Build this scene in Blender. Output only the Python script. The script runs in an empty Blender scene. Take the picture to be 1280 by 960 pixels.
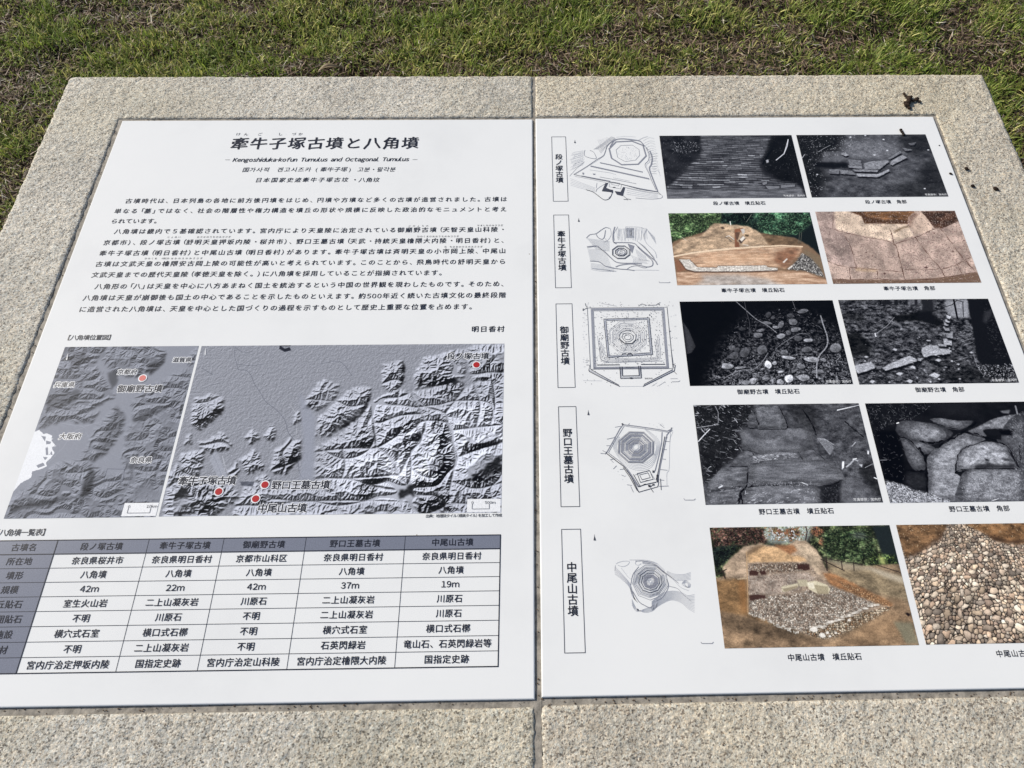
import bpy, math, random
import numpy as np
from mathutils import Vector, Matrix

SC = bpy.context.scene
COL = SC.collection

# ------------------------------------------------------------------ camera, light, exposure
ZP = 0.60                                   # height of the panel faces above the lawn
cam = bpy.data.cameras.new('camera')
cam.sensor_width = 36.0
cam.lens = 961.16 / 1280 * 36.0
cam.shift_x = -0.03963
cam.shift_y = -0.00183
cam.clip_start = 0.02
cam.clip_end = 2000.0
cam_o = bpy.data.objects.new('camera', cam)
COL.objects.link(cam_o)
cam_o.location = (0.007544, -0.903790, 0.788352 + ZP)
cam_o.rotation_euler = (0.5239749, -0.0097936, -0.0158206)
SC.camera = cam_o

SUN_AZ, SUN_EL = math.radians(-58), math.radians(34)
world = bpy.data.worlds.new('World')
SC.world = world
world.use_nodes = True
wn = world.node_tree
sky = wn.nodes.new('ShaderNodeTexSky')
sky.sky_type = 'NISHITA'
sky.sun_disc = False
sky.sun_elevation = SUN_EL
sky.sun_rotation = SUN_AZ
sky.air_density = 1.0
sky.dust_density = 1.5
sky.ozone_density = 1.0
bg = wn.nodes['Background']
bg.inputs['Strength'].default_value = 0.10
wn.links.new(sky.outputs[0], bg.inputs['Color'])

sl = bpy.data.lights.new('sun', 'SUN')
sl.energy = 4.7
sl.angle = math.radians(0.53)
sl.color = (1.0, 0.94, 0.83)
so = bpy.data.objects.new('sun', sl)
COL.objects.link(so)
_d = Vector((math.sin(SUN_AZ) * math.cos(SUN_EL), math.cos(SUN_AZ) * math.cos(SUN_EL), math.sin(SUN_EL)))
so.rotation_euler = (-_d).to_track_quat('-Z', 'Y').to_euler()
so.location = _d * 20

vs = SC.view_settings
SC.display_settings.display_device = 'sRGB'
vs.view_transform = 'Standard'
vs.look = 'None'
vs.exposure = 0.0
vs.gamma = 1.0
vs.use_curve_mapping = False

# ------------------------------------------------------------------ small helpers
def tag(o, label=None, cat=None, group=None, kind=None):
    if label: o['label'] = label
    if cat: o['category'] = cat
    if group: o['group'] = group
    if kind: o['kind'] = kind
    return o

def link(o, parent=None):
    COL.objects.link(o)
    if parent is not None:
        o.parent = parent
    return o

def mesh_obj(name, verts, faces, mats, parent=None, idx=None, smooth=False):
    me = bpy.data.meshes.new(name)
    me.from_pydata([tuple(v) for v in verts], [], [tuple(int(i) for i in f) for f in faces])
    for m in (mats if isinstance(mats, (list, tuple)) else [mats]):
        me.materials.append(m)
    if idx is not None:
        me.polygons.foreach_set('material_index', np.array(idx, dtype=np.int32))
    if smooth:
        me.polygons.foreach_set('use_smooth', np.ones(len(me.polygons), dtype=bool))
    me.update()
    return link(bpy.data.objects.new(name, me), parent)

def fast_mesh(name, V, loops, counts, mats, parent=None, smooth=False):
    """V (n,3); loops flat vertex indices; counts per face"""
    me = bpy.data.meshes.new(name)
    me.vertices.add(len(V)); me.vertices.foreach_set('co', np.asarray(V, dtype=np.float32).ravel())
    me.loops.add(len(loops)); me.loops.foreach_set('vertex_index', np.asarray(loops, dtype=np.int32))
    counts = np.asarray(counts, dtype=np.int32)
    me.polygons.add(len(counts))
    starts = np.concatenate([[0], np.cumsum(counts)[:-1]]).astype(np.int32)
    me.polygons.foreach_set('loop_start', starts)
    me.polygons.foreach_set('loop_total', counts)
    if smooth:
        me.polygons.foreach_set('use_smooth', np.ones(len(counts), dtype=bool))
    for m in (mats if isinstance(mats, (list, tuple)) else [mats]):
        me.materials.append(m)
    me.update(calc_edges=True)
    me.validate()
    return link(bpy.data.objects.new(name, me), parent)

def new_mat(name):
    m = bpy.data.materials.new(name)
    m.use_nodes = True
    return m, m.node_tree, m.node_tree.nodes['Principled BSDF']

def node(nt, typ, **kw):
    n = nt.nodes.new(typ)
    for k, v in kw.items():
        if k.startswith('_'):
            setattr(n, k[1:], v)
        else:
            n.inputs[k.replace('__', ' ')].default_value = v
    return n

def ramp(nt, fac, stops, interp='LINEAR'):
    r = nt.nodes.new('ShaderNodeValToRGB')
    r.color_ramp.interpolation = interp
    e = r.color_ramp.elements
    while len(e) < len(stops): e.new(0.5)
    for i, (p, c) in enumerate(stops):
        e[i].position = p
        e[i].color = (c[0], c[1], c[2], 1) if isinstance(c, (tuple, list)) else (c, c, c, 1)
    nt.links.new(fac, r.inputs[0])
    return r

def mix(nt, a, b, fac=None, mode='MIX', f=0.5):
    n = nt.nodes.new('ShaderNodeMix')
    n.data_type = 'RGBA'; n.blend_type = mode
    n.inputs[0].default_value = f
    if fac is not None: nt.links.new(fac, n.inputs[0])
    for s, k in ((a, 6), (b, 7)):
        if isinstance(s, (tuple, list)): n.inputs[k].default_value = (s[0], s[1], s[2], 1)
        else: nt.links.new(s, n.inputs[k])
    return n.outputs[2]

# ------------------------------------------------------------------ materials
def granite(name, c_mid, c_light, c_dark, seed):
    m, nt, b = new_mat(name)
    tc = nt.nodes.new('ShaderNodeTexCoord')
    mp = node(nt, 'ShaderNodeMapping'); mp.inputs['Location'].default_value = (seed, seed * .7, 0)
    nt.links.new(tc.outputs['Object'], mp.inputs[0])
    P = mp.outputs[0]
    n1 = node(nt, 'ShaderNodeTexNoise', Scale=300.0, Detail=4.0, Roughness=0.75); nt.links.new(P, n1.inputs['Vector'])
    v1 = node(nt, 'ShaderNodeTexVoronoi', Scale=640.0); nt.links.new(P, v1.inputs['Vector'])
    v2 = node(nt, 'ShaderNodeTexVoronoi', Scale=520.0); nt.links.new(P, v2.inputs['Vector'])
    n2 = node(nt, 'ShaderNodeTexNoise', Scale=9.0, Detail=4.0, Roughness=0.6); nt.links.new(P, n2.inputs['Vector'])
    sep = nt.nodes.new('ShaderNodeSeparateColor'); nt.links.new(v1.outputs['Color'], sep.inputs[0])
    sep2 = nt.nodes.new('ShaderNodeSeparateColor'); nt.links.new(v2.outputs['Color'], sep2.inputs[0])
    grain = ramp(nt, sep.outputs[0], [(0.0, c_dark), (0.10, c_dark), (0.17, c_mid), (0.62, c_mid), (0.86, c_light), (1.0, c_light)])
    # warm and cool feldspar grains
    warm = ramp(nt, sep2.outputs[1], [(0.0, (1.12, 1.0, .88)), (0.3, (1.03, 1.0, .96)), (0.7, (1, 1, 1)), (1.0, (.88, .98, 1.06))])
    c = mix(nt, grain.outputs[0], warm.outputs[0], mode='MULTIPLY', f=0.6)
    blot = ramp(nt, n2.outputs[0], [(0.30, .84), (0.5, 1.0), (0.72, 1.1)])
    c = mix(nt, c, blot.outputs[0], mode='MULTIPLY', f=1.0)
    n5 = node(nt, 'ShaderNodeTexNoise', Scale=3.2, Detail=3.0, Roughness=0.55); nt.links.new(P, n5.inputs['Vector'])
    stain = ramp(nt, n5.outputs[0], [(0.45, (1, 1, 1)), (0.62, (1.0, .98, .90)), (0.78, (.93, .88, .77))])
    c = mix(nt, c, stain.outputs[0], mode='MULTIPLY', f=.8)
    pits = ramp(nt, n1.outputs[0], [(0.36, .36), (0.455, .90), (0.58, 1.0), (0.66, 1.25)])
    c = mix(nt, c, pits.outputs[0], mode='MULTIPLY', f=0.9)
    nt.links.new(c, b.inputs['Base Color'])
    b.inputs['Roughness'].default_value = 0.72
    b.inputs['Specular IOR Level'].default_value = 0.35
    n3 = node(nt, 'ShaderNodeTexNoise', Scale=230.0, Detail=5.0, Roughness=0.7); nt.links.new(P, n3.inputs['Vector'])
    bp = node(nt, 'ShaderNodeBump', Strength=1.0, Distance=0.0030)
    nt.links.new(n3.outputs[0], bp.inputs['Height'])
    nt.links.new(bp.outputs[0], b.inputs['Normal'])
    return m

M_GRL = granite('granite_grey', (.575, .54, .472), (.73, .70, .635), (.25, .228, .195), 1.0)
M_GRR = granite('granite_buff', (.60, .545, .452), (.75, .70, .60), (.26, .225, .185), 4.0)

def simple_mat(name, col, rough=.6, var=.25, scale=60., bump=0., spec=.4):
    m, nt, b = new_mat(name)
    tc = nt.nodes.new('ShaderNodeTexCoord')
    n = node(nt, 'ShaderNodeTexNoise', Scale=scale, Detail=4.0, Roughness=0.6); nt.links.new(tc.outputs['Object'], n.inputs['Vector'])
    r = ramp(nt, n.outputs[0], [(0.3, tuple(x * (1 - var) for x in col)), (0.7, tuple(min(1, x * (1 + var)) for x in col))])
    nt.links.new(r.outputs[0], b.inputs['Base Color'])
    b.inputs['Roughness'].default_value = rough
    b.inputs['Specular IOR Level'].default_value = spec
    if bump:
        bp = node(nt, 'ShaderNodeBump', Strength=1.0, Distance=bump)
        nt.links.new(n.outputs[0], bp.inputs['Height']); nt.links.new(bp.outputs[0], b.inputs['Normal'])
    return m

M_SEAL = simple_mat('grey_sealant', (.27, .245, .21), .8, .42, 130., .0014)
M_PED = simple_mat('pedestal_stone', (.28, .27, .25), .8, .3, 140., .001)
def panel_mat():
    m, nt, b = new_mat('white_enamel')
    tc = nt.nodes.new('ShaderNodeTexCoord')
    n = node(nt, 'ShaderNodeTexNoise', Scale=5.0, Detail=5.0, Roughness=0.65); nt.links.new(tc.outputs['Object'], n.inputs['Vector'])
    r = ramp(nt, n.outputs[0], [(0.28, (.725, .732, .740)), (0.5, (.772, .780, .786)), (0.75, (.792, .798, .803))])
    # thin dust film and scattered fine specks
    v = node(nt, 'ShaderNodeTexVoronoi', Scale=42.0); nt.links.new(tc.outputs['Object'], v.inputs['Vector'])
    sp = nt.nodes.new('ShaderNodeSeparateColor'); nt.links.new(v.outputs['Color'], sp.inputs[0])
    m1 = nt.nodes.new('ShaderNodeMath'); m1.operation = 'LESS_THAN'; m1.inputs[1].default_value = 0.035; nt.links.new(v.outputs['Distance'], m1.inputs[0])
    m2 = nt.nodes.new('ShaderNodeMath'); m2.operation = 'GREATER_THAN'; m2.inputs[1].default_value = 0.955; nt.links.new(sp.outputs[0], m2.inputs[0])
    m3 = nt.nodes.new('ShaderNodeMath'); m3.operation = 'MULTIPLY'; nt.links.new(m1.outputs[0], m3.inputs[0]); nt.links.new(m2.outputs[0], m3.inputs[1])
    c = mix(nt, r.outputs[0], (.38, .34, .30), fac=m3.outputs[0])
    nt.links.new(c, b.inputs['Base Color'])
    rr = ramp(nt, n.outputs[0], [(0.3, .08), (0.7, .13)])
    nt.links.new(rr.outputs[0], b.inputs['Roughness'])
    return m
M_PANEL = panel_mat()
def flat_ink(name, col, rough=.25):
    m, nt, b = new_mat(name)
    tc = nt.nodes.new('ShaderNodeTexCoord')
    n = node(nt, 'ShaderNodeTexNoise', Scale=900.0, Detail=1.0); nt.links.new(tc.outputs['Object'], n.inputs['Vector'])
    r = ramp(nt, n.outputs[0], [(0.3, tuple(x * .9 for x in col)), (0.7, tuple(min(1, x * 1.1) for x in col))])
    nt.links.new(r.outputs[0], b.inputs['Base Color'])
    b.inputs['Roughness'].default_value = rough
    return m
M_INK = flat_ink('dark_ink', (.012, .013, .022))
M_INK2 = flat_ink('soft_ink', (.06, .064, .085))
M_GREYINK = flat_ink('grey_ink', (.25, .26, .31))
M_PALEINK = flat_ink('pale_ink', (.42, .44, .50))
M_WHITEINK = flat_ink('white_ink', (.78, .79, .82))
M_HEAD = flat_ink('table_shade', (.175, .19, .245))
M_RED = flat_ink('red_ink', (.40, .022, .022))
M_PINK = flat_ink('faded_red_ink', (.62, .17, .15))

# ------------------------------------------------------------------ plane surveys: photograph crop -> millimetres on each panel
HL = np.array([1.3038673, .4950673, -273.69669, .006033508, 1.8913464, -285.64126, -1.6323604e-05, .00083389497, 1.]).reshape(3, 3)
HR = np.array([1.3137121, -.013845535, -877.29449, .0094457196, 1.8926406, -286.35059, -1.6323604e-05, .00083389497, 1.]).reshape(3, 3)
def survey(H, pts, crop=(0, 0, 1)):
    p = np.array(pts, dtype=float).reshape(-1, 2) / crop[2] + np.array(crop[:2])
    q = np.c_[p, np.ones(len(p))] @ H.T
    return q[:, :2] / q[:, 2:]

# ------------------------------------------------------------------ lettering
_glyph = {}
def glyph(ch, weight=0.0):
    k = (ch, weight)
    if k in _glyph: return _glyph[k]
    wide = 0x21 <= ord(ch) <= 0x7e and ch not in '()'        # latin letters from the same face as the kanji
    c = bpy.data.curves.new('glyph', 'FONT'); c.body = chr(ord(ch) + 0xFEE0) if wide else ch; c.size = 1.0; c.resolution_u = 2; c.offset = weight
    o = bpy.data.objects.new('glyph', c); COL.objects.link(o)
    dg = bpy.context.evaluated_depsgraph_get(); dg.update()
    e = o.evaluated_get(dg); me = e.to_mesh()
    n = len(me.vertices)
    if n:
        co = np.zeros(n * 3, dtype=np.float32); me.vertices.foreach_get('co', co); co = co.reshape(-1, 3)[:, :2].copy()
        li = np.zeros(len(me.loops), dtype=np.int32); me.loops.foreach_get('vertex_index', li)
        ct = np.zeros(len(me.polygons), dtype=np.int32); me.polygons.foreach_get('loop_total', ct)
    else:
        co = np.zeros((0, 2)); li = np.zeros(0, int); ct = np.zeros(0, int)
    if ch == '-' and n: co[:, 0] *= .36
    if wide and n: co[:, 0] -= co[:, 0].min() - .035
    e.to_mesh_clear()
    bpy.data.objects.remove(o); bpy.data.curves.remove(c)
    _glyph[k] = (co, li, ct)
    return _glyph[k]

def is_latin(ch): return ord(ch) < 0x250
def adv(ch, tight):
    if ch == ' ': return .5
    if ch == '\u3000': return 1.0
    if ch in '（）()「」【】': return .62 if tight else .75
    if ch in '、。': return .85 if tight else 1.0
    if is_latin(ch):
        co = glyph(ch)[0]
        return (co[:, 0].max() + .05) if len(co) else .3
    return 1.0

class Letters:
    """collects glyphs placed in panel millimetres and builds ONE mesh"""
    def __init__(s): s.V = []; s.L = []; s.C = []; s.n = 0
    def put(s, ch, u, v, em, weight=0., sx=1., slant=0., rise=0., wob=0., halo=0., nib=0.):
        """u,v = left/baseline in mm"""
        co, li, ct = glyph(ch)
        if not len(co): return
        x = co[:, 0] * em * sx; y = co[:, 1] * em
        x2 = x + slant * y
        y2 = y + rise * (x - em * sx * .5)
        if wob:
            a = random.uniform(-wob, wob); cx, cy = em * .5, em * .4
            x2, y2 = cx + (x2 - cx) * math.cos(a) - (y2 - cy) * math.sin(a), cy + (x2 - cx) * math.sin(a) + (y2 - cy) * math.cos(a)
        e = halo or weight * em           # bolder faces are inked again a hair to each side
        offs = [(0, 0)] if e <= 0 else [(e * math.cos((t + .5) * math.pi * 2 / (8 if halo else 4)), e * math.sin((t + .5) * math.pi * 2 / (8 if halo else 4))) for t in range(8 if halo else 4)]
        if nib:                           # broad nib held level: heavy uprights, fine cross strokes
            offs = [(nib * em * t, -nib * em * t * .35) for t in (-1, -.34, .34, 1)]
        for k, (dx, dy) in enumerate(offs):
            V = np.c_[(u + x2 + dx) / 1000., (-v + y2 + dy) / 1000., np.full(len(x2), k * 4e-6)]
            s.V.append(V); s.L.append(li + s.n); s.C.append(ct); s.n += len(V)
    def line(s, text, u0, v, em, u1=None, align='l', tight=True, pitch=None, **kw):
        """v = vertical middle of the line; u0..u1 the stretch it fills"""
        a = [adv(c, tight) for c in text]
        sx = kw.get('sx', 1.)
        if u1 is not None and align == 'l' and len(text) > 1:      # justify by letter spacing
            tot = sum(a[:-1]) + min(a[-1], .94)
            k = (u1 - u0) / tot
        else:
            k = pitch if pitch else em * sx
            tot = sum(a)
            if align == 'c': u0 = u0 - tot * k / 2
            if align == 'r': u0 = u0 - tot * k
        x = u0
        base = v + em * .37
        for c, w in zip(text, a):
            if c in '（「【(': gx = x + w * k - em * sx * 1.0 if ord(c) > 255 else x
            elif c in '・': gx = x + (w * k - em * sx) / 2
            else: gx = x
            if c == '（' or c == '「' or c == '【': gx = x + w * k - em * sx * .98
            s.put(c, gx, base, em, **kw)
            x += w * k
        return x
    def column(s, text, u, v0, em, pitch, **kw):
        for i, c in enumerate(text):
            s.put(c, u - em * .5, v0 + pitch * i + em * .37 , em, **kw)
    def build(s, name, mat, parent, z=.0003, label=None):
        V = np.concatenate(s.V); V[:, 2] += z
        o = fast_mesh(name, V, np.concatenate(s.L), np.concatenate(s.C), mat, parent)
        if label: o['label'] = label
        return o

# ------------------------------------------------------------------ ruled lines and outline drawing (ribbons of ink)
class Ink:
    def __init__(s): s.V = []; s.L = []; s.C = []; s.n = 0
    def poly(s, P):
        P = np.array(P, float); n = len(P)
        s.V.append(np.c_[P[:, 0] / 1000, -P[:, 1] / 1000, np.zeros(n)])
        s.L.append(np.arange(n)[::-1] + s.n); s.C.append([n]); s.n += n
    def stroke(s, P, w, closed=False):
        P = np.array(P, float)
        if closed: P = np.vstack([P, P[:1]])
        d = np.diff(P, axis=0); L = np.hypot(d[:, 0], d[:, 1]); keep = np.r_[True, L > 1e-6]; P = P[keep]
        if len(P) < 2: return
        d = np.diff(P, axis=0); d /= np.hypot(d[:, 0], d[:, 1])[:, None]
        t = np.vstack([d[:1], d[:-1] + d[1:], d[-1:]])
        if closed: t[0] = t[-1] = d[0] + d[-1]
        ln = np.hypot(t[:, 0], t[:, 1])[:, None]; ln[ln < .3] = .3
        t /= ln
        nrm = np.c_[-t[:, 1], t[:, 0]]
        A = P + nrm * w / 2; B = P - nrm * w / 2; n = len(P)
        s.V.append(np.c_[np.r_[A[:, 0], B[:, 0]] / 1000, -np.r_[A[:, 1], B[:, 1]] / 1000, np.zeros(2 * n)])
        i = np.arange(n - 1)
        s.L.append((np.c_[i, i + 1, i + 1 + n, i + n] + s.n).ravel()); s.C.append([4] * (n - 1)); s.n += 2 * n
    def rect(s, u0, v0, u1, v1, w):
        for a, b in (((u0 - w / 2, v0), (u1 + w / 2, v0)), ((u0 - w / 2, v1), (u1 + w / 2, v1)), ((u0, v0 + w / 2), (u0, v1 - w / 2)), ((u1, v0 + w / 2), (u1, v1 - w / 2))):
            s.stroke([a, b], w)
    def build(s, name, mat, parent, z=.0003, label=None):
        V = np.concatenate(s.V); V[:, 2] += z
        o = fast_mesh(name, V, np.concatenate(s.L), np.concatenate([np.array(c) for c in s.C]), mat, parent)
        if label: o['label'] = label
        return o

def spline(P, k=6, closed=False):
    P = np.array(P, float)
    if closed: Q = np.vstack([P[-1:], P, P[:2]])
    else: Q = np.vstack([2 * P[0] - P[1], P, 2 * P[-1] - P[-2]])
    out = []
    for i in range(1, len(Q) - 2):
        for t in np.arange(k) / k:
            a, b, c, d = Q[i - 1], Q[i], Q[i + 1], Q[i + 2]
            out.append(.5 * ((2 * b) + (-a + c) * t + (2 * a - 5 * b + 4 * c - d) * t ** 2 + (-a + 3 * b - 3 * c + d) * t ** 3))
    if not closed: out.append(Q[-2])
    return np.array(out)

# ------------------------------------------------------------------ printed pictures, painted procedurally pixel by pixel
def noise(h, w, sy, sx, octv=4, seed=0, rough=.55, ridged=False):
    r = np.random.default_rng(seed); out = np.zeros((h, w)); amp = 1.; tot = 0
    for o in range(octv):
        gy, gx = max(2, int(h / sy) + 3), max(2, int(w / sx) + 3)
        g = r.random((gy, gx))
        y = np.linspace(0, (h - 1) / sy, h); x = np.linspace(0, (w - 1) / sx, w)
        y = np.minimum(y, gy - 2.001); x = np.minimum(x, gx - 2.001)
        yi, xi = y.astype(int), x.astype(int); fy, fx = y - yi, x - xi
        fy = fy * fy * (3 - 2 * fy); fx = fx * fx * (3 - 2 * fx)
        a = g[yi][:, xi] * (1 - fx) + g[yi][:, xi + 1] * fx
        b = g[yi + 1][:, xi] * (1 - fx) + g[yi + 1][:, xi + 1] * fx
        n = a * (1 - fy)[:, None] + b * fy[:, None]
        if ridged: n = 1 - np.abs(2 * n - 1)
        out += amp * n; tot += amp; amp *= rough; sy, sx = max(sy / 2, 1.01), max(sx / 2, 1.01)
    out = out / tot
    return out if octv < 4 else np.clip((out - .5) * 1.7 + .5, 0, 1)

def blur(a, r):
    r = int(r)
    if r < 1: return a
    for _ in range(2):
        for ax in (0, 1):
            p = np.pad(a, [(r + 1, r) if i == ax else (0, 0) for i in range(a.ndim)], mode='edge')
            c = np.cumsum(p, axis=ax)
            a = (np.take(c, range(2 * r + 1, c.shape[ax]), ax) - np.take(c, range(0, c.shape[ax] - 2 * r - 1), ax)) / (2 * r + 1)
    return a

def worley(X, Y, seed=0):
    """cell noise: F1, F2, random id, offset to the seed"""
    xi, yi = np.floor(X).astype(np.int64), np.floor(Y).astype(np.int64)
    F1 = np.full(X.shape, 9.); F2 = np.full(X.shape, 9.); ID = np.zeros(X.shape); DX = np.zeros(X.shape); DY = np.zeros(X.shape)
    def hsh(a, b, k): 
        v = (a * 73856093) ^ (b * 19349663) ^ ((k + seed) * 83492791)
        v = (v ^ (v >> 13)) * 1274126177 & 0x7fffffff
        return ((v >> 5) % 65536) / 65536.
    for dy in (-1, 0, 1):
        for dx in (-1, 0, 1):
            cx, cy = xi + dx, yi + dy
            px = cx + .12 + .76 * hsh(cx, cy, 1); py = cy + .12 + .76 * hsh(cx, cy, 2)
            asp = .75 + .6 * hsh(cx, cy, 5)
            ex, ey = X - px, Y - py
            d = np.sqrt((ex * asp) ** 2 + (ey / asp) ** 2)
            idn = hsh(cx, cy, 3)
            c1 = d < F1
            F2 = np.where(c1, F1, np.minimum(F2, d))
            ID = np.where(c1, idn, ID); DX = np.where(c1, ex, DX); DY = np.where(c1, ey, DY)
            F1 = np.where(c1, d, F1)
    return F1, F2, ID, DX, DY

def C(*a): return np.array(a, float) / 255
BWD, BWL = C(0, 0, 3), C(222, 226, 238)
def bw(g):
    g = np.clip(g, 0, 1)
    return BWD + (BWL - BWD) * (g[..., None] if isinstance(g, np.ndarray) else g)

class Pic:
    def __init__(s, H, u0, v0, u1, v1, crop, res=3.0, seed=0):
        s.H, s.u0, s.v0, s.u1, s.v1, s.crop, s.res = H, u0, v0, u1, v1, crop, res
        s.w, s.h = int(round((u1 - u0) * res)), int(round((v1 - v0) * res))
        s.im = np.zeros((s.h, s.w, 3)); s.r = np.random.default_rng(seed); s.seed = seed; s.tone = (1., 1., 1.)
        s.Y, s.X = np.mgrid[0:s.h, 0:s.w].astype(float)
    def m(s, pts):
        q = survey(s.H, pts, s.crop)
        return (q - [s.u0, s.v0]) * s.res
    def mask(s, pts, soft=0, rough=0, raw=False):
        P = np.array(pts, float) if raw else s.m(pts)
        M = np.zeros((s.h, s.w))
        x0, y0 = np.maximum(np.floor(P.min(0)).astype(int) - 2, 0); x1, y1 = np.ceil(P.max(0)).astype(int) + 2
        x1, y1 = min(x1, s.w), min(y1, s.h)
        if x1 <= x0 or y1 <= y0: return M
        X, Y = s.X[y0:y1, x0:x1] + .5, s.Y[y0:y1, x0:x1] + .5
        if rough:
            X = X + (noise(y1 - y0, x1 - x0, 9, 9, 3, s.seed + 5) - .5) * rough; Y = Y + (noise(y1 - y0, x1 - x0, 9, 9, 3, s.seed + 6) - .5) * rough
        ins = np.zeros(X.shape, bool)
        for (ax, ay), (bx, by) in zip(P, np.roll(P, -1, 0)):
            if ay == by: continue
            ins ^= ((ay > Y) != (by > Y)) & (X < (bx - ax) * (Y - ay) / (by - ay) + ax)
        M[y0:y1, x0:x1] = ins
        return blur(M, soft) if soft else M
    def lay(s, M, col, a=1.):
        M = M * a
        col = np.asarray(col, float)
        s.im = s.im * (1 - M[..., None]) + col * M[..., None]
    def fill(s, pts, col, soft=0, a=1., rough=0): s.lay(s.mask(pts, soft, rough), col, a)
    def mul(s, M, k): s.im *= (1 + (k - 1) * M)[..., None]
    def seg(s, P, w, col, a=1., taper=False, raw=False):
        P = np.array(P, float) if raw else s.m(P)
        for i, ((ax, ay), (bx, by)) in enumerate(zip(P[:-1], P[1:])):
            x0, x1 = int(max(0, min(ax, bx) - w - 1)), int(min(s.w, max(ax, bx) + w + 2))
            y0, y1 = int(max(0, min(ay, by) - w - 1)), int(min(s.h, max(ay, by) + w + 2))
            if x1 <= x0 or y1 <= y0: continue
            X, Y = s.X[y0:y1, x0:x1] - ax, s.Y[y0:y1, x0:x1] - ay
            dx, dy = bx - ax, by - ay; L2 = dx * dx + dy * dy + 1e-9
            t = np.clip((X * dx + Y * dy) / L2, 0, 1)
            d = np.hypot(X - t * dx, Y - t * dy)
            ww = w * (1 - .6 * t) if taper else w
            m_ = np.clip(ww / 2 + .5 - d, 0, 1) * a
            s.im[y0:y1, x0:x1] = s.im[y0:y1, x0:x1] * (1 - m_[..., None]) + np.asarray(col) * m_[..., None]
    def crack(s, P, w, col, a=.9):
        Q = spline(np.array(P, float), 8) if len(P) > 2 else np.array(P[0]) + (np.array(P[1]) - np.array(P[0])) * np.linspace(0, 1, 9)[:, None]
        Q = s.m(Q); Q = Q + s.r.normal(0, .45 + w * .10, Q.shape); ph = s.r.uniform(0, 9)
        for i in range(len(Q) - 1):
            k = .62 + .5 * math.sin(i * .9 + ph) * s.r.uniform(.3, 1)
            s.seg(Q[i:i + 2], max(.7, w * k * .9), col, a * s.r.uniform(.65, 1), raw=True)
    def litter(s, M, n, ln, w, cols, ang=None, a=.9, jit=.12):
        """n short strokes scattered where mask M is set"""
        ys, xs = np.nonzero(M > .5)
        if not len(ys): return
        k = s.r.integers(0, len(ys), n)
        for i in k:
            t = s.r.uniform(0, math.pi) if ang is None else s.r.normal(ang[0], ang[1])
            l = ln * s.r.uniform(.4, 1.3); c = np.asarray(cols[s.r.integers(0, len(cols))]) * s.r.uniform(1 - jit * 2, 1 + jit)
            x, y = xs[i], ys[i]; dx, dy = math.cos(t) * l / 2, math.sin(t) * l / 2
            s.seg([(x - dx, y - dy), (x + dx * .2 + s.r.normal() * l * .08, y + dy * .2), (x + dx, y + dy)], w * s.r.uniform(.6, 1.3), c, a, raw=True)
    def stones(s, M, cell, cols, seed=0, gap=.10, near=None, sq=1., dark=.25, a=1.):
        """a bed of rounded stones; cell in pixels, near=(far scale, near scale) shrinks them towards the top"""
        if near:
            t = s.Y / s.h; k = near[0] + (near[1] - near[0]) * t
            Yw = np.cumsum(np.ones(s.h) / (cell * (near[0] + (near[1] - near[0]) * np.arange(s.h) / s.h)))
            cxm = s.w / 2
            X = (s.X - cxm) / (cell * k) + 50; Y = Yw[s.Y.astype(int)] * sq + 50
        else: X, Y = s.X / cell + 50, s.Y / cell * sq + 50
        X = X + (noise(s.h, s.w, cell * .8, cell * .8, 2, seed + 1) - .5) * .35; Y = Y + (noise(s.h, s.w, cell * .8, cell * .8, 2, seed + 2) - .5) * .35
        F1, F2, ID, DX, DY = worley(X, Y, seed)
        body = np.clip((F2 - F1 - gap) * 6, 0, 1)
        shade = 1.06 - .35 * F1 - .28 * DY - .12 * DX
        cols = np.array(cols); c = cols[(ID * 997 % 1 * len(cols)).astype(int)] * (.72 + .5 * ((ID * 613) % 1))[..., None]
        c = c * np.clip(shade, .3, 1.3)[..., None]
        c = c * (dark + (1 - dark) * body)[..., None]
        s.lay(M, c, a)
    def grain(s, k=.25, sc=2.0, seed=9):
        s.im *= (1 + k * (noise(s.h, s.w, sc, sc, 2, seed + s.seed) - .5) * 2)[..., None]
    def shadeN(s, k, sy, sx, seed, octv=4): s.im *= (1 + k * (noise(s.h, s.w, sy, sx, octv, seed) - .5) * 2)[..., None]
    def build(s, name, parent, label=None, z=.0002):
        im = np.clip(s.im, 0, 1) * s.tone[0]; gm = im.mean(2, keepdims=True); im = gm + (im - gm) * s.tone[1]; im = im ** s.tone[2]
        a = np.ones((s.h, s.w, 4), np.float32); a[..., :3] = np.clip(im, 0, 1)[::-1]
        img = bpy.data.images.new(name, s.w, s.h, alpha=False); img.pixels.foreach_set(a.ravel()); img.update(); img.pack()
        m, nt, b = new_mat(name + '_ink')
        t = nt.nodes.new('ShaderNodeTexImage'); t.image = img; t.extension = 'EXTEND'
        nt.links.new(t.outputs[0], b.inputs['Base Color']); b.inputs['Roughness'].default_value = .16; b.inputs['Specular IOR Level'].default_value = .26
        u0, u1, v0, v1 = s.u0 / 1000, s.u1 / 1000, -s.v0 / 1000, -s.v1 / 1000
        o = mesh_obj(name, [(u0, v1, z), (u1, v1, z), (u1, v0, z), (u0, v0, z)], [(0, 1, 2, 3)], m, parent)
        uv = o.data.uv_layers.new(name='UVMap')
        for i, c in enumerate(((0, 0), (1, 0), (1, 1), (0, 1))): uv.data[i].uv = c
        if label: o['label'] = label
        return o

FULL = lambda s: np.ones((s.h, s.w))

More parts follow.
